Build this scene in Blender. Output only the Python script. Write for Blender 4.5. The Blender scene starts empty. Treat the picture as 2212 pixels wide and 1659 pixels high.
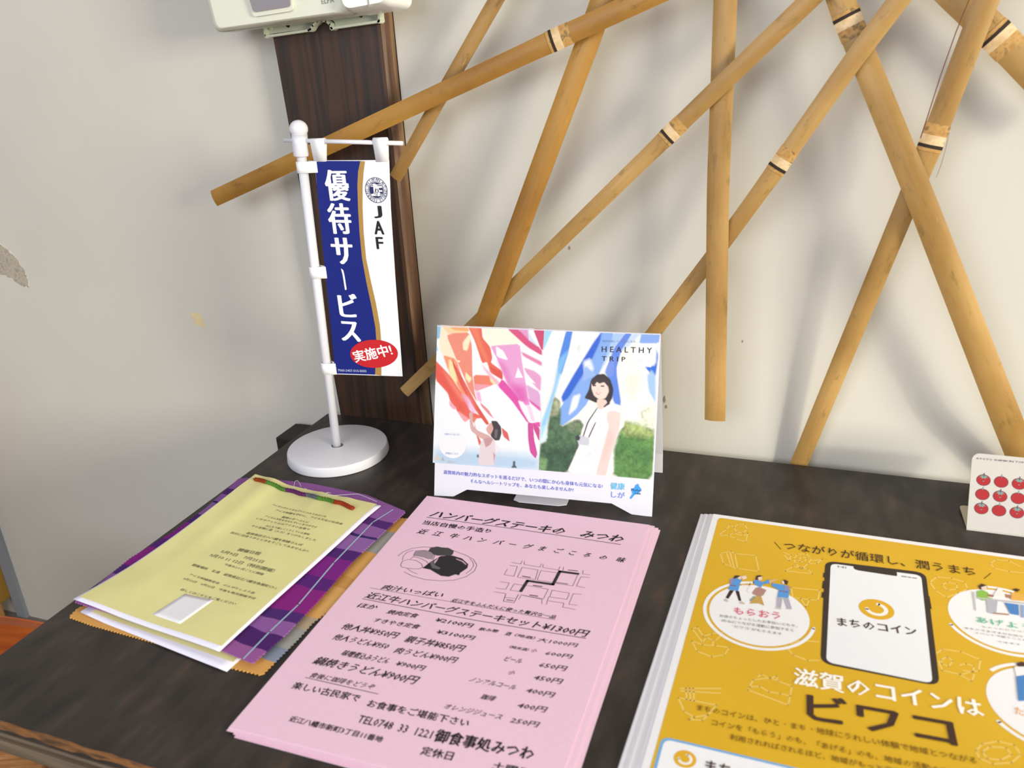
import bpy, bmesh, math, random
import numpy as np
from mathutils import Matrix, Vector, noise
random.seed(4)
SC=bpy.context.scene; COL=SC.collection
# ------------------------------------------------------------------ camera
F_PX,CX,CY,CZ,YAW,PITCH,ROLL=1765.168,0.53247,-0.74983,0.38173,-0.375052,0.38148,-0.058544
def camera_axes():
    cy,sy,cp,sp=math.cos(YAW),math.sin(YAW),math.cos(PITCH),math.sin(PITCH)
    fwd=Vector((sy*cp,cy*cp,-sp)); right=Vector((cy,-sy,0)); up=right.cross(fwd)
    c,s=math.cos(ROLL),math.sin(ROLL)
    return c*right+s*up,-s*right+c*up,fwd
_r,_u,_f=camera_axes()
cam=bpy.data.cameras.new('camera'); camo=bpy.data.objects.new('camera',cam); COL.objects.link(camo)
M=Matrix.Identity(4)
for i,v in enumerate((_r,_u,-_f)):
    for j in range(3): M[j][i]=v[j]
M.translation=(CX,CY,CZ); camo.matrix_basis=M
cam.sensor_width=36; cam.lens=F_PX*36/2212; cam.clip_start=.02
cam.dof.use_dof=True; cam.dof.focus_distance=.84; cam.dof.aperture_fstop=9.0
SC.camera=camo
# ------------------------------------------------------------------ light and exposure
SC.view_settings.view_transform='Standard'; SC.view_settings.look='None'
SC.view_settings.exposure=0.0; SC.view_settings.gamma=1; SC.view_settings.use_curve_mapping=False
W=bpy.data.worlds.new('world'); SC.world=W; W.use_nodes=True
bg=W.node_tree.nodes['Background']; bg.inputs[0].default_value=(1,.96,.97,1); bg.inputs[1].default_value=.40
def area(name,loc,target,sx,sy,power,color):
    l=bpy.data.lights.new(name,'AREA'); l.shape='RECTANGLE'; l.size=sx; l.size_y=sy; l.energy=power; l.color=color
    o=bpy.data.objects.new(name,l); COL.objects.link(o); o.location=loc
    o.rotation_euler=(Vector(target)-Vector(loc)).to_track_quat('-Z','Y').to_euler(); return o
area('window_right',(3.0,-1.35,.66),(.5,0,.15),.75,.75,98,(1,.955,.79))
area('window_front',(-.1,-2.5,1.0),(.3,0,.1),1.9,1.2,36,(.84,.90,1))
sun=bpy.data.lights.new('sun','SUN'); sun.energy=1.3; sun.angle=math.radians(3); sun.color=(1,.95,.80); suno=bpy.data.objects.new('sun',sun); COL.objects.link(suno)
suno.location=(3,-2,2); suno.rotation_euler=Vector((-1.6,1,-.58)).to_track_quat('-Z','Y').to_euler()

# ------------------------------------------------------------------ helpers
def srgb(h):
    h=h.lstrip('#'); 
    if len(h)==3: h=''.join(c*2 for c in h)
    return tuple((lambda c: c/12.92 if c<=.04045 else ((c+.055)/1.055)**2.4)(int(h[i:i+2],16)/255) for i in (0,2,4))+(1.0,)
MATS={}
def mat(name,hexc,rough=.6,spec=.4,**k):
    key=name
    if key in MATS: return MATS[key]
    m=bpy.data.materials.new(name); m.use_nodes=True; nt=m.node_tree; b=nt.nodes['Principled BSDF']
    b.inputs['Base Color'].default_value=srgb(hexc); b.inputs['Roughness'].default_value=rough
    b.inputs['Specular IOR Level'].default_value=spec
    for kk,v in k.items(): b.inputs[kk].default_value=v
    MATS[key]=m; return m
def noisy(name,stops,scale=(1,1,1),nscale=5,detail=6,rough=.6,bump=.0,bscale=200,coord='Object',spec=.4,dist=0):
    if name in MATS: return MATS[name]
    m=mat(name,'#888',rough,spec); nt=m.node_tree; N=nt.nodes; L=nt.links; b=N['Principled BSDF']
    tc=N.new('ShaderNodeTexCoord'); mp=N.new('ShaderNodeMapping'); mp.inputs['Scale'].default_value=scale
    nz=N.new('ShaderNodeTexNoise'); nz.inputs['Scale'].default_value=nscale; nz.inputs['Detail'].default_value=detail; nz.inputs['Distortion'].default_value=dist
    cr=N.new('ShaderNodeValToRGB'); cr.color_ramp.elements[0].position=stops[0][0]; cr.color_ramp.elements[0].color=srgb(stops[0][1])
    cr.color_ramp.elements[1].position=stops[-1][0]; cr.color_ramp.elements[1].color=srgb(stops[-1][1])
    for p_,c_ in stops[1:-1]:
        e=cr.color_ramp.elements.new(p_); e.color=srgb(c_)
    L.new(tc.outputs[coord],mp.inputs[0]); L.new(mp.outputs[0],nz.inputs[0]); L.new(nz.outputs[0],cr.inputs[0]); L.new(cr.outputs[0],b.inputs['Base Color'])
    if bump:
        n2=N.new('ShaderNodeTexNoise'); n2.inputs['Scale'].default_value=bscale; n2.inputs['Detail'].default_value=4
        L.new(mp.outputs[0] if coord=='UV' else tc.outputs[coord],n2.inputs[0])
        bp=N.new('ShaderNodeBump'); bp.inputs['Strength'].default_value=bump; bp.inputs['Distance'].default_value=.002
        L.new(n2.outputs[0],bp.inputs['Height']); L.new(bp.outputs[0],b.inputs['Normal'])
    return m
def flat(hexc,rough=.7,spec=.2): return mat('print_'+hexc.lstrip('#'),hexc,rough,spec)
def link(o,parent=None,M=None):
    COL.objects.link(o)
    if parent is not None: o.parent=parent
    if M is not None: o.matrix_basis=M
    return o
def mesh(name,V,Fc,m=None,parent=None,M=None,smooth=False):
    me=bpy.data.meshes.new(name); me.from_pydata([tuple(v) for v in V],[],[tuple(f) for f in Fc]); me.update()
    if m is not None:
        for mm in (m if isinstance(m,(list,tuple)) else [m]): me.materials.append(mm)
    if smooth: me.polygons.foreach_set('use_smooth',[True]*len(me.polygons))
    o=bpy.data.objects.new(name,me); return link(o,parent,M)
def empty(name,M=None,label=None,cat=None,group=None,kind=None):
    o=bpy.data.objects.new(name,None); o.empty_display_size=.02; COL.objects.link(o)
    if M is not None: o.matrix_basis=M
    tag(o,label,cat,group,kind); return o
def tag(o,label=None,cat=None,group=None,kind=None):
    if label: o['label']=label
    if cat: o['category']=cat
    if group: o['group']=group
    if kind: o['kind']=kind
    return o
def mm(L): return [(a/1000,b/1000) for a,b in L]
def ccw(P):
    A=sum(P[i][0]*P[(i+1)%len(P)][1]-P[(i+1)%len(P)][0]*P[i][1] for i in range(len(P)))
    return P if A>0 else P[::-1]
class MB:
    def __init__(s): s.V=[];s.F=[];s.I=[]
    def add(s,V,Fc,mi=0):
        n=len(s.V); s.V+=[tuple(v) for v in V]; s.F+=[tuple(i+n for i in f) for f in Fc]; s.I+=[mi]*len(Fc); return s
    def poly(s,P,z,mi=0):
        P=ccw(P); return s.add([(x,y,z) for x,y in P],[tuple(range(len(P)))],mi)
    def prism(s,P,z0,z1,mi=0):
        P=ccw(P); n=len(P)
        return s.add([(x,y,z0) for x,y in P]+[(x,y,z1) for x,y in P],[tuple(range(n-1,-1,-1)),tuple(range(n,2*n))]+[(i,(i+1)%n,n+(i+1)%n,n+i) for i in range(n)],mi)
    def box(s,a,b,mi=0):
        x0,y0,z0=a;x1,y1,z1=b
        return s.prism([(x0,y0),(x1,y0),(x1,y1),(x0,y1)],z0,z1,mi)
    def stroke(s,P,w,z,mi=0):
        for (x0,y0),(x1,y1) in zip(P[:-1],P[1:]):
            dx,dy=x1-x0,y1-y0; l=math.hypot(dx,dy)
            if l<1e-7: continue
            ux,uy=dx/l,dy/l; nx,ny=-uy*w/2,ux*w/2; ex,ey=ux*w*.35,uy*w*.35
            s.add([(x0-nx-ex,y0-ny-ey,z),(x1-nx+ex,y1-ny+ey,z),(x1+nx+ex,y1+ny+ey,z),(x0+nx-ex,y0+ny-ey,z)],[(0,1,2,3)],mi)
        return s
    def tube(s,P,r,n=10,mi=0,cap=True):
        P=[Vector(p) for p in P]; R=r if isinstance(r,(list,tuple)) else [r]*len(P); V=[];Fc=[]; ref=None
        for i,p in enumerate(P):
            t=(P[min(i+1,len(P)-1)]-P[max(i-1,0)]).normalized()
            if ref is None: ref=Vector((0,0,1)) if abs(t.z)<.9 else Vector((1,0,0))
            b=t.cross(ref).normalized(); ref=b.cross(t).normalized()
            for k in range(n):
                a=2*math.pi*k/n; V.append(p+(b*math.cos(a)+ref*math.sin(a))*R[i])
        for i in range(len(P)-1):
            for k in range(n): Fc.append((i*n+k,i*n+(k+1)%n,(i+1)*n+(k+1)%n,(i+1)*n+k))
        if cap: Fc+=[tuple(range(n-1,-1,-1)),tuple(range((len(P)-1)*n,len(P)*n))]
        return s.add(V,Fc,mi)
    def lathe(s,prof,n=64,mi=0,c=(0,0)):
        V=[];Fc=[]; m=len(prof)
        for k in range(n):
            a=2*math.pi*k/n
            for r,z in prof: V.append((c[0]+r*math.cos(a),c[1]+r*math.sin(a),z))
        for k in range(n):
            k2=(k+1)%n
            for j in range(m-1): Fc.append((k*m+j,k2*m+j,k2*m+j+1,k*m+j+1))
        return s.add(V,Fc,mi)
    def build(s,name,m,parent=None,M=None,smooth=False):
        o=mesh(name,s.V,s.F,m,parent,M,smooth)
        if isinstance(m,(list,tuple)) and len(m)>1: o.data.polygons.foreach_set('material_index',s.I)
        return o
def bevel(o,w,seg=3,angle=30):
    b=o.modifiers.new('bevel','BEVEL'); b.width=w; b.segments=seg; b.limit_method='ANGLE'; b.angle_limit=math.radians(angle)
    for p_ in o.data.polygons: p_.use_smooth=True
    w_=o.modifiers.new('wn','WEIGHTED_NORMAL'); w_.keep_sharp=False; return o
def frame(O,u,v):
    O,u,v=Vector(O),Vector(u).normalized(),Vector(v).normalized(); v=(v-u*u.dot(v)).normalized(); n=u.cross(v)
    M=Matrix.Identity(4)
    for i,a in enumerate((u,v,n)):
        for j in range(3): M[j][i]=a[j]
    M.translation=O; return M
def flatframe(O,a): return Matrix.Translation(O)@Matrix.Rotation(a,4,'Z')
def has_cjk(s): return any(ord(c)>0x2fff for c in s)
GLY={}
def glyphs(s,res,sp):
    key=(s,res,sp)
    if key not in GLY:
        c=bpy.data.curves.new('type','FONT'); c.body=s; c.resolution_u=res; c.space_character=sp
        o=bpy.data.objects.new('type',c); me=o.to_mesh()
        V=[(v.co.x,v.co.y) for v in me.vertices]; Fc=[tuple(p_.vertices) for p_ in me.polygons]
        o.to_mesh_clear(); bpy.data.objects.remove(o); bpy.data.curves.remove(c); GLY[key]=(V,Fc)
    return GLY[key]
def add_text(mb,s,a,b,h,z,sh=0,bold=0,res=1,sp=1.0,mi=0,bend=None):
    """text set along the baseline a-b (frame metres), glyph height h"""
    V,Fc=glyphs(s,res,sp)
    if not V: return
    x0=min(v[0] for v in V); x1=max(v[0] for v in V)
    L=math.hypot(b[0]-a[0],b[1]-a[1]); ux,uy=(b[0]-a[0])/L,(b[1]-a[1])/L
    if has_cjk(s): hy=.90; yo=.07
    else: hy=.72; yo=0
    if len(s)==1 and has_cjk(s): x0,x1=.04,.96
    kx=(L-(h*sh*.6))/(x1-x0) if L>h*sh*2 else L/(x1-x0); ky=h/hy
    cps=[(0,0)]
    if bold:
        d=bold*.045*kx; e=bold*.028*ky
        cps=[(-d/2,0),(d/2,0),(0,e/2),(0,-e/2)]
    for i,(dx,dy) in enumerate(cps):
        out=[]
        for x,y in V:
            Y=(y+yo)*ky; X=(x-x0)*kx+sh*Y; X+=dx; Y+=dy
            px_,py_=a[0]+ux*X-uy*Y,a[1]+uy*X+ux*Y
            out.append((px_,py_,(z+i*.000004) if bend is None else bend(px_,py_)+z+i*.000004))
        mb.add(out,Fc,mi)
def add_glyph_box(mb,ch,p0,p1,z,bold=0,res=3,mi=0,vb=None):
    """one glyph filling the box p0-p1"""
    V,Fc=glyphs(ch,res,1.0); x0=min(v[0] for v in V);x1=max(v[0] for v in V);y0=min(v[1] for v in V);y1=max(v[1] for v in V)
    X0,X1=min(p0[0],p1[0]),max(p0[0],p1[0]); Y0,Y1=min(p0[1],p1[1]),max(p0[1],p1[1]); kx=(X1-X0)/(x1-x0); ky=(Y1-Y0)/(y1-y0)
    d=bold*(X1-X0); e=(vb if vb is not None else bold*.3)*(Y1-Y0)
    for i,(dx,dy) in enumerate([(-d,0),(-d/2,0),(0,0),(d/2,0),(d,0),(0,e),(0,-e)] if bold else [(0,0)]):
        mb.add([(X0+(x-x0)*kx+dx,Y0+(y-y0)*ky+dy,z+i*.000004) for x,y in V],Fc,mi)
def print_texts(T,parent,name,default,z,res=1,bend=None):
    """sets the rows of print; rows of one colour become one printed part"""
    by={}
    for s,a,b,h,k in T: by.setdefault(k.get('c',default),[]).append((s,a,b,h,k))
    for i,(c,rows) in enumerate(by.items()):
        mb=MB()
        for s,a,b,h,k in rows:
            add_text(mb,s,(a[0]/1000,a[1]/1000),(b[0]/1000,b[1]/1000),h/1000,z,k.get('sh',0),k.get('b',0)+(.45 if name=='menu_lettering' else .12),res,k.get('sp',1.0),bend=bend)
        tag(mb.build(name,flat(c),parent),kind='stuff')
def roundpoly(P,r,seg=6):
    out=[];n=len(P)
    for i in range(n):
        p0,p,p1=Vector(P[i-1]),Vector(P[i]),Vector(P[(i+1)%n]); a=(p0-p);b=(p1-p); rr=min(r,a.length*.45,b.length*.45); A=p+a.normalized()*rr;B=p+b.normalized()*rr
        for k in range(seg+1):
            t=k/seg; q=A.lerp(p,t).lerp(p.lerp(B,t),t); out.append((q.x,q.y))
    return out
def ring(c,r0,r1,a0=0,a1=360,n=64):
    I=[math.radians(a0+(a1-a0)*k/n) for k in range(n+1)]
    V=[(c[0]+r0*math.cos(a),c[1]+r0*math.sin(a)) for a in I]+[(c[0]+r1*math.cos(a),c[1]+r1*math.sin(a)) for a in I]
    return V,[(k,k+1,n+1+k+1,n+1+k) for k in range(n)]
def disc(c,rx,ry=None,n=48,rot=0):
    ry=rx if ry is None else ry; cr,sr=math.cos(rot),math.sin(rot)
    return [(c[0]+rx*math.cos(t)*cr-ry*math.sin(t)*sr,c[1]+rx*math.cos(t)*sr+ry*math.sin(t)*cr) for t in [2*math.pi*k/n for k in range(n)]]
# ------------------------------------------------------------------ measured print layouts and outlines (mm / m)
D={'pink_frame':([0.20461,-0.15189,0.0022],0.01948),'pink_text':[('ハンバーグステーキの\u3000みつわ',(16.91,-34.14),(193.73,-33.0),11.31,{'sh':0.3,'b':0.8}),('当店自慢の手造り',(16.8,-47.23),(80.79,-46.8),6.62,{'b':0.5}),('近',(17.96,-62.09),(27.05,-62.05),
7.44,{'sh':0.3,'b':0.6}),('江',(32.26,-61.98),(41.24,-61.94),7.4,{'sh':0.3,'b':0.6}),('牛',(47.78,-61.86),(56.63,-61.82),7.34,{'sh':0.3,'b':0.6}),('ハ',(60.9,-61.76),(69.64,-61.72),7.3,{'sh':0.3,'b':0.6}),('ン',(73.52,-61.66),(82.16,-61.63),
7.25,{'sh':0.3,'b':0.6}),('バ',(88.24,-61.55),(96.77,-61.52),7.21,{'sh':0.3,'b':0.6}),('ー',(100.78,-61.45),(109.21,-61.42),7.16,{'sh':0.3,'b':0.6}),('グ',(114.37,-61.35),(122.7,-61.32),7.12,{'sh':0.3,'b':0.6}),('ま',(126.93,-61.25),(135.16,
-61.22),7.08,{'sh':0.3,'b':0.6}),('ご',(140.41,-61.15),(148.54,-61.12),7.04,{'sh':0.3,'b':0.6}),('こ',(152.99,-61.06),(161.01,-61.02),7.0,{'sh':0.3,'b':0.6}),('ろ',(165.52,-60.96),(173.45,-60.93),6.95,{'sh':0.3,'b':0.6}),('の',(178.83,
-60.86),(186.66,-60.83),6.91,{'sh':0.3,'b':0.6}),('味',(193.2,-60.75),(200.92,-60.72),6.86,{'sh':0.3,'b':0.6}),('肉汁いっぱい',(25.91,-142.88),(77.27,-140.65),6.43,{'sh':0.32,'b':0.5}),('近江牛をふんだんに使った贅沢な一品',(85.07,-143.02),(167.32,-142.22),
4.19,{'sh':0.32,'b':0.5}),('近江牛ハンバーグステーキセット¥1300円',(18.13,-155.97),(194.28,-155.69),7.8,{'sh':0.32,'b':0.5}),('ほか',(18.35,-168.23),(34.7,-167.17),5.91,{'sh':0.32,'b':0.5}),('焼肉定食',(43.98,-168.97),(68.96,-167.85),4.98,{'sh':0.32,'b':0.5}),
('¥2100円',(82.66,-167.88),(112.08,-167.63),4.98,{'sh':0.32,'b':0.5}),('飲み物',(117.43,-168.58),(132.26,-167.57),3.38,{'sh':0.32,'b':0.4}),('酒',(137.26,-168.43),(142.01,-168.43),3.89,{'sh':0.32,'b':0.4}),('（地酒）',(144.25,-167.82),(159.83,
-167.68),3.05,{'sh':0.32,'b':0.3}),('大1000円',(161.54,-169.0),(190.27,-167.63),4.37,{'sh':0.32}),('すきやき定食',(38.29,-180.32),(75.58,-178.91),4.9,{'sh':0.32,'b':0.5}),('¥3100円',(88.99,-179.91),(118.23,-179.72),4.79,{'sh':0.32,'b':0.5}),
('（純米酒）',(144.72,-180.42),(159.23,-180.39),2.89,{'sh':0.32,'b':0.3}),('小',(160.5,-180.4),(165.05,-180.13),3.66,{'sh':0.32}),('600円',(170.66,-180.65),(189.78,-179.58),4.3,{'sh':0.32,'b':0.3}),('他人丼¥950円',(19.09,-193.6),(64.22,-192.66),
6.84,{'sh':0.32,'b':0.5}),('親子丼¥850円',(70.56,-194.25),(115.44,-193.15),7.13,{'sh':0.32,'b':0.5}),('ビール',(145.6,-193.77),(158.7,-193.4),5.21,{'sh':0.32}),('650円',(169.94,-193.09),(189.21,-192.29),5.19,{'sh':0.32,'b':0.3}),('他人うどん¥950',
(18.98,-205.5),(63.36,-204.95),6.44,{'sh':0.32,'b':0.5}),('肉うどん¥900円',(68.91,-206.63),(115.11,-204.89),6.23,{'sh':0.32,'b':0.5}),('小',(152.43,-204.92),(157.3,-205.13),4.32,{'sh':0.32}),('450円',(170.09,-205.43),(189.71,-204.7),5.15,
{'sh':0.32,'b':0.3}),('味噌煮込みうどん',(33.83,-218.87),(70.85,-218.0),6.02,{'sh':0.32,'b':0.5}),('¥900円',(75.54,-217.93),(97.03,-217.6),5.23,{'sh':0.32,'b':0.5}),('ノンアルコール',(130.17,-218.54),(162.73,-217.73),4.89,{'sh':0.32}),('400円',(168.92,
-217.84),(188.07,-217.57),4.96,{'sh':0.32,'b':0.3}),('鍋焼きうどん¥900円',(18.73,-231.65),(97.35,-230.82),7.86,{'sh':0.32,'b':0.5}),('珈琲',(142.79,-230.92),(153.01,-230.75),4.57,{'sh':0.32,'b':0.4}),('400円',(167.85,-231.9),(187.09,-230.99),
5.08,{'sh':0.32,'b':0.3}),('食後に珈琲をどうぞ',(24.11,-243.74),(72.53,-242.75),4.8,{'sh':0.32}),('オレンジジュース',(123.53,-245.19),(162.59,-244.16),4.69,{'sh':0.32}),('250円',(167.79,-244.72),(186.14,-243.83),4.71,{'sh':0.32,'b':0.3}),('楽しい古民家で',
(18.82,-256.34),(67.86,-255.22),6.33,{'b':0.6}),('お食事をご堪能下さい',(75.18,-257.13),(144.4,-255.45),6.18,{'b':0.6}),('TEL0748  33  1221',(75.89,-270.64),(126.02,-269.97),6.31,{'b':0.2}),('御食事処みつわ',(128.33,-271.25),(190.05,-268.72),9.58,{'b':1}),
('近江八幡市新町3丁目11番地',(33.54,-281.87),(98.52,-281.13),4.61,{'b':0.6}),('定休日',(125.14,-282.94),(144.93,-281.82),6.42,{'b':0.6}),('土曜日',(169.69,-280.93),(191.26,-279.92),5.43,{'b':0.6})],'pink_lines':[([(16.03,-35.46),(107.45,-34.52),(192.2,
-35.71)],0.7),([(16.93,-143.39),(167.58,-143.1)],0.35),([(18.14,-157.48),(111.29,-158.75),(193.73,-156.86)],0.6),([(22.7,-244.73),(77.47,-245.11)],0.5),([(18.57,-98.03),(20.03,-91.09),(24.95,-84.65),(32.79,-80.4),(42.65,-78.62)],0.4),
([(59.43,-78.75),(73.1,-82.51),(81.62,-86.73),(87.29,-93.65),(88.33,-101.58),(84.53,-110.61),(77.36,-117.11),(67.35,-120.66),(54.83,-122.38),(43.15,-120.81),(33.74,-117.22)],0.4),([(24.93,-102.84),(22.89,-96.91),(23.52,-90.93),(27.81,
-86.88)],0.35),([(26.46,-109.48),(25.55,-104.1),(28.99,-100.36),(35.82,-100.01),(42.53,-103.2),(45.32,-107.34),(43.41,-110.6),(36.25,-111.78),(29.22,-111.54),(26.46,-109.48)],0.4),([(33.95,-112.38),(39.82,-115.63),(45.13,-116.94)],
0.35),([(30.63,-99.22),(31.84,-95.32),(38.52,-96.47),(44.94,-99.07),(49.26,-102.85),(49.43,-106.96),(45.44,-107.59)],0.4),([(30.83,-94.14),(29.71,-87.13),(36.53,-84.64),(42.97,-85.19),(48.46,-89.59),(49.21,-95.13),(43.97,-95.06),(38.1,
-93.71),(30.83,-94.14)],0.35),([(30.81,-87.58),(36.72,-92.62)],0.3),([(33.67,-86.11),(42.6,-93.98)],0.3),([(36.84,-85.3),(46.3,-94.45)],0.3),([(78.03,-86.24),(82.75,-90.66),(85.13,-95.59),(84.84,-101.14),(83.06,-107.0)],0.35),([(113.16,
-82.76),(121.11,-83.19),(120.83,-78.68)],0.35),([(122.93,-78.83),(123.95,-83.14),(137.39,-83.35),(137.13,-78.61)],0.35),([(138.75,-78.61),(139.55,-83.05),(152.75,-83.4),(152.66,-78.69)],0.35),([(155.58,-78.6),(156.31,-83.14)],0.35),
([(171.87,-79.07),(172.42,-83.59),(178.4,-83.34)],0.35),([(113.11,-87.34),(119.55,-87.04),(121.26,-100.31),(113.01,-100.22),(112.86,-92.47)],0.35),([(123.67,-87.19),(137.08,-87.49),(138.74,-100.3),(124.24,-100.84),(123.67,-87.19)],
0.35),([(139.5,-87.54),(152.94,-87.36),(153.22,-100.36),(140.38,-100.51),(139.5,-87.54)],0.35),([(169.12,-86.43),(169.08,-100.63),(156.09,-100.88)],0.35),([(178.9,-86.87),(172.15,-87.6),(171.93,-99.88),(178.58,-100.63)],0.35),([(112.96,
-109.68),(120.51,-109.63),(120.65,-117.87),(112.59,-118.49)],0.35),([(124.54,-109.85),(133.08,-109.51)],0.35),([(124.54,-109.85),(124.28,-118.16),(131.18,-117.83)],0.35),([(112.71,-123.11),(122.47,-123.01)],0.35),([(134.52,-109.13),
(152.1,-109.53),(152.04,-121.86),(134.77,-121.58)],0.35),([(155.29,-109.94),(168.99,-110.02),(169.29,-117.86),(155.91,-118.4),(155.29,-109.94)],0.35),([(156.16,-127.95),(155.21,-118.59)],0.35),([(178.22,-109.41),(171.96,-109.84),(172.21,
-123.05),(178.35,-122.59)],0.35),([(122.67,-123.57),(123.88,-132.4),(132.16,-131.99),(132.1,-121.68)],0.45),([(123.0,-127.78),(131.15,-126.83)],0.3),([(134.35,-127.19),(134.41,-121.68)],0.35),([(134.77,-121.58),(151.16,-122.7),(152.7,
-127.68)],0.35),([(156.56,-123.07),(168.46,-122.87),(168.66,-127.54),(178.3,-127.87)],0.35),([(140.78,-119.98),(146.85,-119.84)],1.0),([(139.56,-107.8),(146.46,-107.5)],1.0),([(127.87,-98.57),(134.25,-98.61)],1.0),([(160.33,-81.42),
(167.64,-80.85)],0.9),([(155.74,-99.69),(164.86,-99.2)],0.7),([(125.75,-130.09),(130.63,-129.76)],0.8),([(169.0,-84.48),(154.24,-85.02),(153.93,-102.73),(133.39,-103.26),(132.53,-117.22)],2.6)],'pink_polys':[([(40.3,-85.14),(39.78,
-80.1),(44.44,-76.67),(49.01,-76.99),(54.85,-76.23),(60.89,-79.11),(62.05,-83.91),(60.71,-87.86),(56.26,-87.58),(50.02,-89.19),(44.94,-87.6)],'#4a4648'),([(45.89,-108.57),(48.8,-98.06),(50.76,-94.72),(53.43,-89.03),(62.49,-85.97),(71.86,
-87.84),(79.95,-94.17),(81.21,-99.36),(78.08,-106.97),(78.58,-110.18),(75.09,-109.76),(71.14,-114.13),(64.64,-114.51),(58.26,-111.48),(52.83,-108.82)],'#2e2c2e'),([(51.12,-97.46),(52.72,-91.36),(53.15,-96.23),(52.92,-100.5)],'#d8b4c6'),
([(67.23,-89.04),(73.94,-90.84),(79.06,-95.1),(77.92,-95.39),(73.7,-92.31),(67.76,-90.32)],'#c9a6b8'),([(48.22,-99.62),(50.06,-97.03),(54.14,-102.28),(60.37,-104.8),(59.66,-107.04),(53.52,-106.59)],'#6a6468'),([(31.23,-94.04),(30.42,
-87.68),(36.72,-85.03),(43.27,-85.84),(47.68,-89.79),(48.36,-94.21),(43.85,-94.8)],'#a08e9a')],'fly_frame':([0.46443,-0.11957,0.0045],-0.01),'fly':{'screen':[(95.97,-49.66),(159.23,-47.37),(157.48,-166.79),(95.24,-165.64)],'phone':[(91.89,
-46.97),(162.68,-42.69),(161.5,-168.06),(91.69,-167.65)],'notch':[(111.85,-46.82),(142.54,-46.13),(142.59,-53.49),(139.42,-53.69),(115.08,-53.69),(112.48,-52.45)],'buttons':[[(91.1,-63.71),(92.93,-63.17),(92.82,-69.85),(90.74,-69.97)],
[(90.86,-74.78),(92.66,-74.25),(92.64,-84.23),(90.47,-84.4)],[(90.72,-88.98),(92.49,-88.46),(92.41,-95.8),(90.28,-95.99)],[(161.47,-72.48),(162.91,-72.51),(163.14,-87.86),(161.47,-88.36)]],'coin':((127.03,-99.15),(115.31,-99.19),(138.49,
-98.71)),'coin2':((22.19,-272.07),(15.83,-272.32)),'circA':((15.32,-131.87),(83.64,-123.76),(49.7,-122.63)),'circB':(173.57,-82.18),'circC':(186.95,-163.52),'box':(7.96,-260.24),'boxR':(74.17,-261.15),'boxB':(9.16,-282.44),'text':[('つながりが循環し、潤うまち',
(60.66,-40.06),(196.94,-38.21),11.87,{'c':'#4a342c','b':0.2}),('まちのコイン',(101.86,-125.71),(151.89,-121.72),9.33,{'c':'#4a342c','b':0.8}),('滋賀のコインは',(76.76,-192.55),(183.22,-188.73),15.54,{'c':'#fffdf8','b':1}),('ビワコ',(86.18,-221.07),
(165.97,-217.48),23.37,{'c':'#4a342c','b':1}),('まちのコインは、ひと・まち・地球にうれしい体験で地域とつながる',(22.54,-232.98),(175.0,-226.96),5.02,{'c':'#6b4a1c'}),('コインを「もらう」のも、「あげる」のも、地域の活動の力になります',(32.72,-242.18),(184.06,-239.0),4.84,{'c':'#6b4a1c'}),('利用されればされるほど、地域がもっと元気になる',
(44.46,-250.32),(149.58,-247.43),4.66,{'c':'#6b4a1c'}),('もらおう',(32.99,-133.52),(64.36,-130.43),8.74,{'c':'#e0607c','b':0.4}),('お店のちょっとしたお手伝いどもや、',(23.74,-139.32),(76.04,-135.61),3.06,{'c':'#777'}),('SDGsにつながる活動に参加すると',(25.66,-144.26),
(73.93,-141.13),3.22,{'c':'#777'}),('“ビワコ”がもらえます',(33.22,-148.21),(66.48,-147.21),2.93,{'c':'#777'}),('あげよう',(190.35,-95.26),(223.7,-94.73),6.99,{'c':'#6fc0a0','b':0.4}),('もらったビワコで',(192.98,-100.04),(220.06,-97.98),1.87,{'c':'#777'}),
('まちのさまざまなお店や',(182.17,-104.78),(217.07,-103.55),2.06,{'c':'#777'}),('イベントで使うことが',(187.61,-108.3),(218.59,-106.98),2.02,{'c':'#777'}),('できます',(199.89,-113.54),(213.83,-112.84),1.81,{'c':'#777'}),('ためそう',(200.36,-180.18),(220.65,-181.14),
6.9,{'c':'#eda04a','b':0.4}),('まちのコイン',(34.03,-278.41),(80.97,-277.33),9.64,{'c':'#4a342c','b':0.8}),('9:41',(100.68,-54.14),(106.99,-53.81),2.58,{'c':'#4a342c'})],'lines':[([(52.95,-31.22),(58.55,-40.13)],0.5,'#4a342c'),([(207.25,
-30.34),(201.77,-39.18)],0.5,'#4a342c'),([(145.78,-52.55),(148.92,-52.35)],1,'#4a342c'),([(150.17,-52.47),(151.79,-52.47)],1,'#4a342c'),([(153.05,-52.34),(155.54,-52.33)],1,'#4a342c'),([(19.31,-17.62),(22.3,-10.75),(27.59,-10.77),(30.1,
-17.54),(27.53,-24.16),(22.33,-24.18),(19.31,-17.62)],0.95,'#efc969'),([(8.94,-32.96),(13.84,-22.16),(15.86,-14.08),(19.31,-17.62)],0.95,'#efc969'),([(9.22,-32.88),(17.14,-30.62),(20.33,-26.21),(27.99,-28.39),(31.12,-23.14),(31.09,
-36.93),(22.74,-34.21),(17.24,-31.46)],0.95,'#efc969'),([(13.46,-59.13),(21.4,-53.58),(23.86,-56.12)],0.95,'#efc969'),([(13.46,-59.13),(18.05,-72.38),(27.65,-76.52)],0.95,'#efc969'),([(18.15,-56.42),(23.93,-74.54)],0.95,'#efc969'),
([(20.93,-55.62),(26.11,-75.19)],0.95,'#efc969'),([(24.55,-55.92),(40.44,-54.54),(44.89,-75.52),(29.0,-76.13),(24.55,-55.92)],0.95,'#efc969'),([(68.95,-51.03),(71.32,-43.72),(77.41,-41.16),(81.71,-46.01),(80.0,-54.32),(75.02,-63.42),
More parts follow.
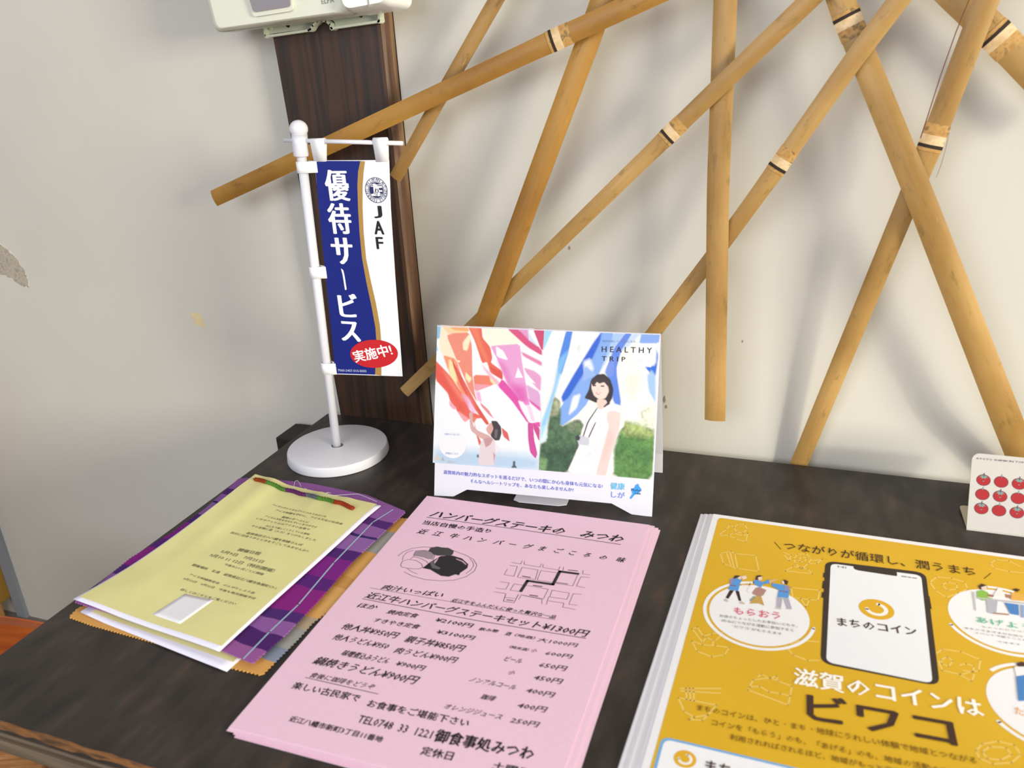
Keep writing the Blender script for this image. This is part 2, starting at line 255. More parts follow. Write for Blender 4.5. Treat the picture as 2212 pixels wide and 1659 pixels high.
(70.65,-57.04),(68.95,-51.03)],0.95,'#efc969'),([(72.36,-50.57),(74.88,-46.15),(78.37,-47.77),(76.55,-52.74),(73.6,-53.6),(72.36,-50.57)],0.95,'#efc969'),([(63.92,-69.19),(68.85,-61.41),(79.64,-62.06),(83.17,-67.28),(63.92,-69.19)],
0.95,'#efc969'),([(60.92,-44.05),(66.63,-46.42),(65.73,-54.58),(61.86,-47.8)],0.95,'#efc969'),([(81.85,-49.89),(89.83,-45.49),(85.99,-52.57),(81.33,-53.93)],0.95,'#efc969'),([(69.13,-89.56),(89.01,-87.17),(88.13,-100.01),(71.11,-101.71),
(69.13,-89.56)],0.95,'#efc969'),([(76.13,-100.21),(80.37,-110.12),(82.49,-100.58)],0.95,'#efc969'),([(7.67,-157.63),(10.33,-154.34),(16.12,-163.19),(21.08,-158.65),(28.69,-154.91),(25.0,-164.46)],0.95,'#efc969'),([(7.67,-157.63),(16.39,
-169.08)],0.95,'#efc969'),([(9.36,-170.24),(14.3,-179.43),(24.39,-182.0),(32.22,-177.7),(34.2,-169.46),(25.18,-170.29),(16.81,-171.89),(9.36,-170.24)],0.95,'#efc969'),([(16.53,-170.02),(18.05,-163.6),(23.22,-165.01),(23.29,-169.9)],
0.95,'#efc969'),([(69.49,-156.69),(74.64,-164.62),(83.97,-167.3),(90.71,-165.21)],0.95,'#efc969'),([(72.85,-153.73),(78.46,-148.1),(90.15,-146.48)],0.95,'#efc969'),([(10.2,-225.53),(33.26,-224.79),(29.63,-234.37),(22.03,-238.81),(15.39,
-235.72),(10.2,-225.53)],0.95,'#efc969'),([(22.03,-238.81),(19.17,-241.58),(27.14,-239.82),(29.63,-234.37)],0.95,'#efc969'),([(9.66,-217.31),(34.04,-209.67)],0.95,'#efc969'),([(10.47,-219.26),(34.38,-213.94)],0.95,'#efc969'),([(13.13,
-215.88),(15.43,-226.02)],0.95,'#efc969'),([(15.33,-215.19),(17.67,-225.81)],0.95,'#efc969'),([(17.59,-214.82),(19.93,-225.75)],0.95,'#efc969'),([(50.32,-205.91),(52.37,-195.87),(62.14,-191.08),(75.77,-194.56),(74.61,-211.74),(50.32,
-205.91)],0.95,'#efc969'),([(50.83,-203.22),(56.75,-200.52),(62.6,-203.74),(69.18,-203.34),(75.19,-203.43)],0.95,'#efc969'),([(54.89,-192.47),(56.87,-189.21),(60.41,-190.75)],0.95,'#efc969'),([(62.69,-190.91),(65.87,-188.17),(67.28,
-192.08)],0.95,'#efc969'),([(164.66,-54.48),(169.79,-46.04),(179.68,-44.87),(188.2,-47.53),(189.04,-55.72),(182.27,-62.71),(173.75,-70.97),(167.45,-63.8),(164.66,-54.48)],0.95,'#efc969'),([(172.52,-55.57),(176.45,-51.0),(182.52,-51.76),
(181.9,-57.84),(175.49,-61.41),(172.52,-55.57)],0.95,'#efc969'),([(208.65,-16.78),(213.13,-9.95),(222.17,-9.17),(228.4,-14.64)],0.95,'#efc969'),([(208.65,-16.78),(210.54,-22.56),(219.96,-24.26),(229.93,-23.1)],0.95,'#efc969'),([(162.36,
-135.71),(165.95,-130.55),(176.96,-129.87),(187.58,-134.57),(185.49,-145.54),(174.57,-152.72),(164.05,-152.2),(162.88,-143.52)],0.95,'#efc969'),([(164.19,-141.8),(168.42,-137.85),(171.21,-140.95),(168.33,-147.03),(164.63,-145.59),(164.19,
-141.8)],0.95,'#efc969'),([(174.75,-143.75),(178.83,-141.19),(183.24,-142.41),(181.84,-147.94),(176.54,-148.32)],0.95,'#efc969'),([(173.8,-152.96),(180.03,-157.22),(182.32,-150.31)],0.95,'#efc969'),([(175.63,-216.26),(179.39,-210.0),
(188.05,-205.18),(195.94,-205.71),(198.24,-211.97),(192.53,-219.67),(182.91,-223.74),(176.61,-221.88),(175.63,-216.26)],0.95,'#efc969'),([(178.62,-216.3),(183.3,-210.78),(191.47,-209.17),(193.45,-213.51),(187.4,-219.38),(180.71,-220.56),
(178.62,-216.3)],0.95,'#efc969')],'polys':[([(25.05,-91.64),(27.88,-89.41),(34.1,-89.89),(33.11,-94.77),(32.73,-104.93),(25.2,-105.22),(26.03,-99.59)],'#5c9ce0'),([(25.11,-92.08),(27.93,-89.86),(27.01,-99.29),(25.97,-99.15)],'#9a8fb8'),
([(27.33,-89.11),(28.49,-85.78),(32.03,-85.11),(30.82,-88.08),(28.02,-90.58)],'#4c3632'),([(30.32,-88.23),(32.36,-85.76),(33.41,-88.25),(31.87,-90.55)],'#f0d9cd'),([(32.66,-86.14),(36.01,-83.75),(37.39,-87.08),(34.6,-89.75)],'#f0d9cd'),
([(25.69,-98.96),(30.49,-98.62),(30.61,-99.67),(25.82,-100.01)],'#8a5a66'),([(26.77,-105.64),(29.74,-105.2),(27.1,-116.48),(25.0,-115.64)],'#3c2c2c'),([(30.77,-105.34),(33.34,-105.02),(36.21,-116.07),(34.57,-116.82)],'#3c2c2c'),([(23.76,
-119.62),(25.1,-116.47),(27.69,-119.3),(26.6,-120.48)],'#d0c0b8'),([(34.89,-119.7),(36.0,-116.39),(39.17,-118.42),(38.35,-119.93)],'#d0c0b8'),([(34.04,-96.31),(39.73,-95.08),(39.6,-96.29),(34.48,-97.99)],'#f0d9cd'),([(39.29,-95.66),
(40.56,-90.74),(40.11,-96.32)],'#7a5a50'),([(42.32,-87.93),(46.05,-87.1),(48.76,-89.23),(52.86,-83.9),(53.99,-88.59),(49.0,-91.88),(48.35,-95.85),(45.24,-94.8),(42.7,-91.93)],'#5c9ce0'),([(43.22,-86.74),(43.54,-82.01),(45.95,-80.36),
(48.06,-81.14),(45.24,-83.83),(44.58,-87.72)],'#4c3632'),([(44.74,-83.98),(47.6,-81.74),(48.21,-85.73),(46.11,-87.73)],'#f0d9cd'),([(52.97,-85.24),(57.75,-81.99),(58.82,-82.78),(54.72,-88.37),(54.51,-92.05)],'#d9b88a'),([(42.76,-105.3),
(43.62,-98.86),(46.83,-95.67),(52.27,-98.07),(50.65,-105.13),(47.96,-108.09)],'#b48c84'),([(38.85,-101.17),(40.44,-97.12),(43.33,-95.81),(44.11,-98.71),(41.79,-105.58),(39.69,-104.45)],'#f6f4f6'),([(44.53,-108.25),(49.32,-106.82),(52.44,
-117.38),(48.17,-115.72),(42.29,-117.9),(43.5,-112.86)],'#c9a255'),([(41.68,-114.27),(44.05,-108.4),(45.57,-108.81),(43.19,-114.67)],'#8fa08a'),([(55.7,-88.09),(62.18,-87.98),(67.64,-88.16),(68.54,-93.23),(68.06,-103.13),(60.38,-104.39),
(60.73,-95.55),(55.49,-91.76)],'#5c9ce0'),([(64.67,-88.14),(67.64,-88.16),(68.44,-93.26),(65.1,-94.7)],'#9a8fb8'),([(62.8,-82.34),(64.21,-81.01),(66.81,-82.53),(66.1,-87.27),(64.07,-86.52)],'#4c3632'),([(61.94,-84.42),(63.32,-82.65),
(64.32,-86.44),(63.13,-87.25)],'#f0d9cd'),([(61.0,-95.91),(67.37,-95.78),(67.43,-96.81),(61.07,-96.95)],'#8a5a66'),([(60.3,-104.58),(63.88,-104.38),(63.9,-116.85),(60.81,-116.96)],'#b4b2c2'),([(64.51,-104.44),(68.06,-103.13),(71.18,
-115.49),(68.15,-116.4)],'#b4b2c2'),([(59.73,-118.52),(60.78,-116.55),(64.19,-117.6),(64.0,-118.31)],'#cfc2bc'),([(66.78,-117.23),(67.87,-115.66),(71.46,-116.24)],'#cfc2bc'),([(194.86,-57.31),(198.61,-54.55),(202.15,-56.79),(200.95,
-62.85),(204.22,-63.48),(196.94,-68.06),(194.05,-64.1)],'#8fc254'),([(196.57,-50.14),(199.17,-46.5),(202.48,-47.55),(199.03,-51.09),(197.28,-54.94)],'#4c3632'),([(198.14,-51.35),(201.97,-48.2),(201.71,-53.63),(198.94,-55.27)],'#f0d9cd'),
([(193.95,-64.94),(223.64,-62.45),(223.35,-64.27),(193.75,-66.61)],'#c4c4c8'),([(191.66,-59.09),(192.99,-58.7),(191.67,-80.64),(190.63,-82.49)],'#c4c4c8'),([(199.76,-65.62),(206.92,-65.07),(204.06,-79.98),(201.73,-82.21),(198.54,-81.64)],
'#b9b9c6'),([(210.9,-66.26),(219.56,-66.03),(217.98,-78.82),(212.74,-78.89)],'#4f86c8'),([(220.85,-65.64),(223.11,-65.75),(220.67,-81.02),(218.87,-80.81)],'#8fa8d0'),([(217.52,-52.22),(225.25,-52.36),(223.91,-60.78),(215.7,-61.65)],
'#e8b254'),([(218.48,-48.64),(221.0,-45.91),(223.81,-46.73),(221.16,-50.31)],'#4c3632'),([(205.88,-57.32),(209.58,-48.79),(211.23,-49.14),(213.28,-58.36),(204.55,-60.96)],'#f4f0f0'),([(201.49,-58.63),(205.65,-59.01),(204.44,-61.8),
(201.06,-62.01)],'#b0806a'),([(212.46,-55.36),(217.02,-55.63),(215.52,-60.1),(212.72,-59.33)],'#b0806a'),([(201.94,-80.62),(211.89,-79.14),(211.66,-80.73),(201.73,-82.21)],'#b08a70'),([(206.53,-135.82),(211.29,-133.71),(213.51,-133.66),
(211.9,-143.58),(206.27,-144.71)],'#f2f2f6'),([(207.97,-132.16),(211.97,-129.37),(214.05,-130.28),(213.51,-133.66),(208.86,-135.1)],'#4c3632'),([(205.99,-145.17),(212.22,-141.62),(208.24,-166.19),(203.78,-167.82)],'#4f86c8')]},'yel_frame':([0.02635,
-0.17351,0.008],-0.078),'yel_text':[('アイヌのひとのまなざしにふれてみたいな',(52.51,-37.37),(115.23,-39.04),2.72,{'c':'#77705a','b':0.3}),('アイヌ刺繍を中心に、アイヌ文化の伝承者',(61.89,-44.13),(136.55,-44.08),3.03,{'c':'#77705a','b':0.3}),('龍神のおーぷんに',(75.65,-51.69),
(106.06,-52.2),3.1,{'c':'#77705a','b':0.3}),('アイヌの文化をまなんでいくあそびです',(59.51,-55.98),(118.27,-56.82),2.92,{'c':'#77705a','b':0.3}),('いやすアトリエはアイヌの言葉で',(54.82,-61.69),(114.43,-61.87),2.91,{'c':'#77705a','b':0.3}),('みんなで楽しくくらしている意味',(71.72,
-68.67),(119.31,-68.17),2.73,{'c':'#77705a','b':0.3}),('その言葉に夏（トカ）をつけたしました',(59.34,-73.11),(130.36,-73.77),2.92,{'c':'#77705a','b':0.3}),('滋賀県近江の八幡を刺繍さんぽ',(63.39,-84.29),(123.95,-83.81),3.16,{'c':'#77705a','b':0.4}),('自分に出会うひとときをすごしてみませんか？',
(49.76,-88.65),(134.37,-89.71),3.06,{'c':'#77705a','b':0.3}),('開催日程',(75.88,-108.51),(98.38,-107.3),4.2,{'c':'#77705a','b':0.4}),('5月9日\u30007月25日',(63.57,-115.52),(108.58,-115.73),3.98,{'c':'#77705a','b':0.3}),('9月10 11 12日（特別開催）',
(58.35,-123.41),(126.23,-122.99),4.33,{'c':'#77705a','b':0.3}),('今後も2ヶ月ごとに開催',(79.83,-128.92),(120.81,-129.01),2.7,{'c':'#77705a','b':0.3}),('開催場所\u3000玄達\u3000滋賀県近江八幡市魚屋町17-1',(55.19,-139.41),(143.08,-140.75),3.04,{'c':'#77705a','b':0.4}),
('アイヌ刺繍教室会\u3000のんびりしよう会',(63.09,-150.34),(131.51,-151.5),2.44,{'c':'#77705a','b':0.3}),('3月23日\u30006月22日\u3000今後も毎月開催予定',(62.61,-156.24),(137.1,-157.0),2.49,{'c':'#77705a','b':0.3}),('詳しくはこちらをご覧ください',(71.43,-168.0),(127.06,-167.59),
2.72,{'c':'#77705a','b':0.3})],'yel':{'sheet':[(0.0,0.0),(149.53,-1.44),(153.52,-211.91),(1.89,-208.22)],'yellow':[(-0.29,2.29),(144.43,-0.62),(151.14,-207.21),(4.09,-204.34)],'st':[(78.89,-169.84),(106.54,-167.69),(103.85,-199.3),
(74.71,-198.36)],'cloth':[(-18.25,-2.56),(0.95,6.16),(59.25,13.11),(123.73,12.4),(174.75,-1.14),(174.87,-83.97),(180.52,-136.4),(183.05,-177.38),(181.22,-210.1),(151.3,-207.55),(79.97,-205.77),(-0.71,-206.04),(-0.76,-189.93),(-7.43,
-145.74),(-4.61,-102.06),(-7.08,-60.3)],'line':[(162.69,-2.42),(157.35,-27.09),(162.31,-91.01),(170.19,-146.57),(170.7,-180.19),(172.73,-209.4)],'yarn':[(8.52,-8.53),(32.68,-9.26),(62.63,-10.34),(86.65,-12.18),(105.47,-12.77),(130.76,
-17.57)],'thread':[[(53.02,-5.52),(44.32,6.57),(44.06,10.6),(49.99,6.83),(56.74,0.75)],[(62.57,-0.54),(80.97,-7.17),(98.15,-2.76),(118.36,7.49),(143.27,1.13)],[(87.94,-1.52),(88.64,1.32),(92.76,-0.48)]],'ocloth':[(153.93,-9.77),(179.28,
-5.15),(183.78,-19.27),(189.94,-64.75),(193.26,-106.66),(194.45,-127.6),(189.01,-156.25),(190.44,-173.06),(190.89,-213.31),(168.43,-215.24),(95.24,-215.05),(31.69,-217.89),(6.21,-217.32),(3.39,-207.87),(29.16,-153.16),(113.66,-71.86)],
'sheet2':[(13.42,-122.78),(167.29,-119.91),(167.13,-207.07),(166.98,-220.73),(93.55,-219.44),(38.11,-217.46),(12.2,-212.36)],'yellow2':[(21.48,-121.14),(164.3,-119.68),(164.29,-205.87),(164.63,-211.88),(107.98,-212.05),(41.14,-211.28),
(20.63,-208.76)]},'cal_frame':[[0.20922,-0.1462,0.0],[0.99705,0.07679,0.0],[-0.02248,0.29191,0.95618]],'cal':{'outline':[(-0.13,160.7),(106.36,160.16),(205.05,160.58),(204.59,-0.19),(186.73,0.33),(168.5,8.4),(32.69,8.7),(19.21,0.88),
(0.0,0.0)],'L':[(-0.07,161.15),(101.95,160.87),(101.39,32.56),(-2.07,31.44)],'R':[(101.91,160.72),(204.38,160.18),(203.33,32.92),(101.01,32.93)],'Lp':[([(-0.98,46.92),(102.24,46.21),(101.44,30.87),(-3.38,27.36)],'#a9cbe8',14,0.8),([(-0.08,
162.01),(3.58,161.28),(8.36,150.37),(-1.17,147.88)],'#8cc0ea',1.5,1.0),([(-2.54,147.82),(1.32,138.13),(-1.76,131.99)],'#a8d2f2',2,1.0),([(-0.97,138.03),(5.52,134.02),(12.22,118.9),(5.77,122.02),(-1.71,129.41)],'#eef4fb',1,1.0),([(3.57,
161.7),(10.39,161.5),(12.42,151.37),(19.22,130.35),(21.53,108.22),(16.11,107.08),(11.31,118.85),(6.46,132.35),(1.72,140.71)],'#fbe9cc',2,1.0),([(4.03,161.29),(31.07,161.35),(31.21,155.45),(11.48,152.62)],'#f9d3a4',2,1.0),([(10.39,161.5),
(28.39,161.26),(31.19,156.3),(15.91,157.02)],'#f6ab6c',1.5,1.0),([(5.98,133.61),(19.22,130.35),(28.85,104.33),(33.79,85.76),(30.07,90.68),(16.91,112.27),(11.27,120.57)],'#f2956f',2,1.0),([(9.24,151.68),(15.07,154.02),(31.21,155.45),
(34.2,142.89),(35.29,116.63),(37.94,99.71),(40.83,91.33),(32.48,102.82),(27.74,112.83),(19.22,130.35)],'#ec8d76',1.2,1.0),([(25.17,145.92),(31.25,153.77),(33.28,151.31),(29.83,138.47),(25.78,139.15)],'#fdebc8',2,1.0),([(28.5,118.84),
(34.92,113.2),(32.34,108.8),(28.64,112.87)],'#fce9b4',2,1.0),([(11.98,130.02),(18.41,126.04),(20.63,108.17),(16.09,107.93),(12.22,118.9)],'#fbe4ac',3,1.0),([(19.69,129.52),(23.32,128.83),(22.0,127.06)],'#fdf0d0',1,1.0),([(-1.69,128.55),
(5.77,122.02),(14.15,113.84),(21.63,103.94),(30.01,93.26),(33.85,83.18),(41.11,80.21),(48.34,77.25),(41.21,76.35),(33.14,75.4),(28.7,72.34),(22.16,80.73),(13.73,91.43),(11.75,98.22),(-1.33,110.46)],'#e86250',1.5,1.0),([(-2.12,126.81),
(7.74,115.24),(17.21,98.53),(28.47,81.99),(22.97,85.09),(12.66,98.28),(-1.84,113.03)],'#e04b3c',6,0.6),([(5.8,120.3),(16.98,108.84),(29.13,92.35),(26.46,90.47),(13.39,106.93)],'#f08a70',4,0.7),([(13.27,91.41),(21.17,84.12),(17.55,83.2),
(13.36,87.09)],'#f2aabb',1.5,1.0),([(21.66,82.42),(33.14,75.4),(29.61,72.15),(24.98,76.59)],'#f0a3ac',2,1.0),([(14.68,131.0),(25.94,112.74),(39.05,91.22),(52.92,72.42),(50.3,70.53),(37.38,85.98),(24.3,105.8),(16.68,122.54)],'#dd5646',
1.2,1.0),([(25.94,112.74),(39.05,91.22),(41.09,81.07),(31.77,95.07)],'#e87058',3,0.7),([(24.46,98.94),(32.67,95.13),(39.26,82.67),(41.07,81.92),(35.71,80.72)],'#eeb4dc',4,0.8),([(38.81,100.61),(42.81,101.69),(45.29,91.59),(40.79,93.04)],
'#f3b6dc',2,1.0),([(36.18,116.67),(52.63,116.65),(60.68,112.42),(54.63,107.86),(37.9,101.24)],'#ec7f66',1.5,1.0),([(37.73,108.23),(52.86,108.02),(38.8,101.29)],'#f0a0b0',2,1.0),([(51.73,117.45),(62.47,111.24),(56.39,108.21),(52.77,
111.58)],'#fbe3b6',2,1.0),([(43.09,160.5),(67.19,160.91),(81.37,149.79),(79.74,146.4),(65.95,143.51),(51.92,143.61),(46.52,147.6)],'#fdf4e2',1.5,1.0),([(29.74,160.89),(43.09,160.5),(44.22,150.88),(51.94,142.77),(54.14,132.77),(52.76,
128.49),(63.94,121.44),(64.33,113.87),(52.56,119.19),(49.69,127.5),(44.56,127.26),(36.74,148.06)],'#e7654f',1.2,1.0),([(31.98,160.54),(39.1,160.36),(43.0,146.62),(51.44,128.43),(46.95,130.75),(37.65,147.25)],'#f08a62',4,0.6),([(51.53,
125.05),(63.97,120.6),(64.62,113.04),(56.14,117.67)],'#dd4f42',1.5,1.0),([(43.49,127.21),(49.21,129.17),(51.64,120.83),(48.06,122.35)],'#fdf6f4',1,1.0),([(44.4,126.41),(52.56,119.19),(67.04,104.74),(77.84,93.54),(76.12,93.02),(59.93,
107.73),(47.21,120.62)],'#f0a9cc',2,0.8),([(51.92,143.61),(60.67,144.8),(79.73,146.82),(81.89,132.34),(86.43,110.84),(88.99,97.57),(90.89,91.8),(87.46,91.17),(76.03,95.96),(66.75,114.84),(59.28,131.31)],'#e8a2d4',1.2,1.0),([(59.28,
131.31),(67.63,114.89),(76.01,96.81),(88.31,91.64),(84.42,105.7),(73.87,110.16),(66.42,126.6)],'#df6cba',8,0.8),([(73.87,110.16),(86.48,109.16),(89.96,94.27),(79.53,95.33)],'#dc55b0',8,0.6),([(57.19,143.82),(64.3,139.93),(69.34,131.35),
(58.33,134.21)],'#fefcff',1.2,1.0),([(78.64,125.51),(83.67,116.38),(76.31,116.01)],'#fefcff',1.2,1.0),([(64.13,114.71),(79.46,97.85),(86.74,86.5),(90.55,74.94),(100.82,77.31),(100.99,71.86),(88.8,75.67),(82.48,83.7),(73.44,94.97),(59.93,
107.73)],'#de4fa8',1.5,1.0),([(79.53,95.33),(84.78,93.96),(90.32,82.51),(95.69,76.13),(89.61,77.41),(83.25,87.12)],'#fbf2fa',2,1.0),([(87.45,91.59),(91.78,91.02),(96.53,77.02),(93.09,76.8)],'#f4d4ea',2,1.0),([(89.22,76.12),(94.43,75.2),
(95.74,60.94),(99.35,47.67),(97.6,43.13),(92.23,48.82),(90.13,60.54)],'#cf4c9c',1,1.0),([(93.97,76.01),(100.83,71.42),(100.72,58.77),(95.02,70.18)],'#cc4a8c',1.2,1.0),([(66.33,160.88),(77.59,160.85),(100.43,142.28),(100.77,136.92),
(86.7,144.19)],'#d8507f',1.5,1.0),([(76.73,160.82),(87.03,161.18),(89.1,149.68)],'#e29aca',2,1.0),([(87.12,158.29),(96.07,145.4),(88.22,150.47)],'#d2e2f6',2,1.0),([(91.3,161.33),(102.35,161.71),(101.46,141.91),(99.57,142.65)],'#cd4470',
1.2,1.0),([(80.79,140.21),(100.78,131.54),(100.74,127.39),(83.51,135.74)],'#e281b0',2,1.0),([(83.82,125.75),(94.22,122.92),(100.78,118.26),(100.38,104.08),(89.31,115.17)],'#e2a0cc',2,1.0),([(86.43,110.84),(99.96,104.06),(101.2,86.57),
(90.82,94.32)],'#dca6d4',2,1.0),([(84.78,122.46),(95.43,111.74),(88.5,113.46)],'#fdfaff',1.5,1.0),([(88.99,97.57),(100.84,89.89),(100.95,86.55),(90.82,94.32)],'#d85aa8',2,1.0),([(43.51,91.49),(51.69,85.16),(57.23,76.98),(52.71,80.1),
(44.49,88.13)],'#e58a90',1.2,1.0),([(64.5,69.78),(70.8,65.1),(72.97,56.73),(66.5,61.39)],'#dd5f58',1,1.0),([(37.68,73.97),(41.59,61.33),(45.99,53.89),(43.64,50.96),(40.22,62.09)],'#df5f52',1.2,1.0),([(33.49,79.72),(38.49,77.47),(41.18,
77.64),(37.74,71.4)],'#e57a6a',1.5,1.0),([(32.82,81.4),(36.41,81.63),(37.06,69.63),(41.49,65.2),(54.11,60.93),(53.33,56.58),(45.26,57.72),(34.75,64.73)],'#d7aca8',1,1.0),([(47.06,57.41),(54.13,60.07),(57.3,58.16),(54.34,52.36),(49.95,
49.7),(46.73,53.08)],'#c79a9a',1.2,1.0),([(49.49,67.04),(52.92,72.42),(56.86,74.39),(57.95,66.77),(54.54,61.39),(51.55,63.32)],'#dbaaa0',1,1.0),([(54.45,75.08),(59.93,75.28),(64.05,70.18),(64.83,64.26),(63.07,57.55),(58.66,56.97),(54.1,
61.19),(57.03,67.99)],'#40363a',1,1.0),([(58.39,66.8),(61.02,67.84),(60.37,59.24),(58.14,59.93)],'#847878',2,0.7),([(44.89,54.67),(47.51,57.45),(49.95,49.45),(54.35,51.93),(57.27,59.01),(60.12,52.36),(58.85,33.33),(42.47,33.29),(43.97,
45.11)],'#e4d4da',1.2,1.0),([(58.27,54.8),(63.01,50.18),(59.85,45.9)],'#f0e8ec',1,1.0),([(57.17,46.12),(59.46,43.72),(58.34,35.88)],'#c99c9a',1,1.0),([(41.34,42.31),(43.4,42.9),(43.47,39.88),(41.67,39.91)],'#6a6670',1,1.0),([(76.39,
38.62),(77.42,39.56),(78.75,38.81),(78.67,35.81),(80.67,33.23),(74.8,32.92),(76.48,35.46)],'#586070',1,1.0),([(-1.2,34.59),(2.4,40.15),(6.23,33.86)],'#d8cfc8',2,1.0),([(6.22,34.3),(7.99,37.95),(9.46,34.12)],'#b0b0b4',2,1.0),([(12.23,
33.47),(14.04,35.1),(17.74,33.65),(20.47,34.57),(19.59,32.92),(12.25,32.51)],'#b8c0c8',2,1.0)],'Lc':((17.18,50.89),(3.57,50.76)),'Rp':[([(101.33,161.45),(110.14,161.22),(106.18,148.23),(100.42,138.32)],'#a2d8f2',2,1.0),([(110.14,161.22),
(122.16,161.11),(115.98,134.71),(101.09,83.0),(99.9,137.22)],'#f4fbff',2,1.0),([(128.14,160.79),(153.87,160.65),(136.69,133.51),(118.21,101.44),(113.74,103.34),(125.49,143.67)],'#f6f9ff',3,1.0),([(122.16,161.11),(128.13,161.0),(125.27,
143.66),(119.19,120.9),(115.83,122.88),(115.98,134.71)],'#4f86e4',1.5,1.0),([(115.98,134.71),(125.27,143.66),(116.67,114.31),(108.87,83.5),(102.77,65.59),(101.22,72.06),(112.42,109.76)],'#7fbff0',4,0.9),([(101.15,74.25),(107.53,73.58),
(106.81,61.49),(101.39,56.14)],'#dff1fb',2,1.0),([(112.71,101.12),(116.96,121.86),(108.49,78.02),(101.79,61.12),(101.3,76.45)],'#9ad4f4',4,0.7),([(164.45,160.5),(175.46,160.38),(165.01,146.37),(153.17,123.67),(148.7,128.76),(156.4,
150.23)],'#a8c8f2',4,1.0),([(153.87,160.65),(164.45,160.5),(160.79,146.2),(152.18,121.5),(143.46,96.46),(134.11,85.12),(120.25,74.12),(114.95,83.89),(122.24,96.27),(119.89,100.45),(129.62,119.28),(137.73,134.62),(146.87,148.79)],'#84acee',
1.5,1.0),([(153.87,160.65),(146.79,150.9),(136.73,132.45),(129.58,120.35),(119.64,101.52),(120.82,95.97),(126.46,100.83),(134.65,115.26),(143.8,130.65),(152.64,151.13)],'#2f63d6',2.5,1.0),([(130.23,102.13),(137.2,104.68),(133.88,91.58),
(126.7,84.64)],'#f2f7ff',3,1.0),([(138.31,133.58),(144.65,136.53),(148.24,126.61),(140.39,120.9)],'#e6effd',4,1.0),([(140.04,130.47),(151.12,121.44),(145.81,120.11),(138.43,115.46)],'#9ab8f0',3,1.0),([(174.94,160.36),(181.19,160.37),
(171.44,143.5),(167.88,127.57),(173.9,96.18),(166.95,97.88),(161.96,116.7),(158.4,126.05),(165.01,146.37)],'#5f86e4',2,1.0),([(181.19,160.37),(188.45,160.33),(177.54,147.94),(171.44,143.5)],'#c3d6f6',3,1.0),([(157.38,124.94),(166.27,
141.18),(165.98,122.2),(161.79,120.93)],'#7694e6',3,1.0),([(188.43,160.84),(204.87,160.61),(203.72,152.11),(186.78,150.92)],'#86a8ec',2,1.0),([(191.18,132.88),(198.49,131.14),(201.28,149.43),(203.88,141.77),(202.25,122.99),(197.15,
126.39)],'#2f6cd9',2,1.0),([(198.58,129.06),(202.41,124.04),(203.47,100.08),(196.83,110.17),(194.69,123.65)],'#a5c6f2',3,1.0),([(186.76,151.44),(202.21,151.53),(201.99,133.39),(190.76,130.77),(180.97,140.77)],'#eef4fe',3,1.0),([(113.29,
100.29),(118.36,97.12),(119.83,86.37),(119.7,74.09),(135.86,82.0),(143.18,74.93),(135.83,52.73),(127.77,32.41),(100.49,31.77),(101.38,56.69),(107.4,60.43),(108.49,78.02)],'#50704f',3,1.0),([(113.28,100.61),(118.95,96.07),(117.15,84.03),
(110.57,82.52)],'#a9ae8a',4,1.0),([(125.61,78.07),(137.53,81.03),(140.05,71.48),(128.11,69.56)],'#8d9c78',6,0.8),([(105.43,52.6),(132.94,56.86),(128.32,32.46),(106.07,32.79)],'#35543f',12,0.8),([(101.2,44.55),(108.52,43.48),(107.2,
32.67),(100.47,32.33)],'#86ad74',4,0.8),([(176.57,82.54),(189.8,80.24),(204.03,75.93),(203.9,31.9),(169.05,32.11),(168.66,55.25),(173.18,74.85)],'#5d8a48',4,1.0),([(176.55,83.07),(195.0,80.59),(204.03,75.93),(201.68,70.49),(175.47,
70.74)],'#b3c27a',8,0.9),([(170.35,66.1),(187.29,65.2),(181.35,56.22),(169.81,53.19)],'#44703a',8,0.7),([(185.56,56.54),(202.14,59.94),(202.7,47.24),(188.01,48.19)],'#3f6a3c',10,0.6),([(189.26,92.89),(202.44,100.01),(203.89,79.09),
(191.84,81.44)],'#dfe6c6',8,0.7),([(176.54,121.68),(188.86,126.5),(188.36,113.89),(183.6,103.1),(179.15,109.18)],'#e4e4d6',8,0.8),([(131.95,145.01),(135.03,149.38),(134.3,139.79)],'#d0cfc0',4,0.7),([(140.58,101.12),(144.1,108.28),(145.89,
117.98),(151.07,122.71),(157.43,123.67),(163.15,118.88),(166.13,110.57),(165.49,102.57),(162.73,97.09),(158.42,98.43),(150.96,97.45),(145.5,99.59)],'#352c2e',1.5,1.0),([(146.52,115.35),(151.24,118.26),(160.37,116.61),(162.29,108.23),
(159.55,102.23),(154.61,100.12),(149.11,103.75),(146.74,109.49)],'#f5dacf',1.5,1.0),([(146.01,114.79),(149.06,119.21),(153.28,120.7),(158.65,119.7),(162.57,114.61),(161.28,112.42),(157.72,116.26),(153.52,114.66),(151.32,116.14),(148.27,
111.71)],'#3d3234',1.2,1.0),([(147.69,112.96),(150.57,113.44),(150.61,112.27),(147.94,111.91)],'#4a3838',0.8,1.0),([(154.64,113.12),(158.05,113.31),(157.88,112.13),(154.9,111.97)],'#4a3838',0.8,1.0),([(150.38,106.92),(153.83,106.48),
(155.94,107.34),(153.68,104.76),(151.53,105.07)],'#d98682',1,1.0),([(151.06,106.21),(155.32,106.67),(153.22,105.59)],'#fff6f2',0.6,1.0),([(152.4,110.34),(153.31,108.79),(152.25,108.52)],'#e6bfb2',1,1.0),([(151.9,101.03),(159.6,100.85),
(161.89,97.04),(156.02,91.34),(152.22,92.5)],'#f0d0c4',1.2,1.0),([(161.4,98.61),(163.98,97.91),(159.88,93.72),(157.52,94.11)],'#3b3538',1,1.0),([(167.01,96.61),(173.99,94.06),(177.01,84.69),(176.75,78.29),(172.19,73.18),(172.37,89.71)],
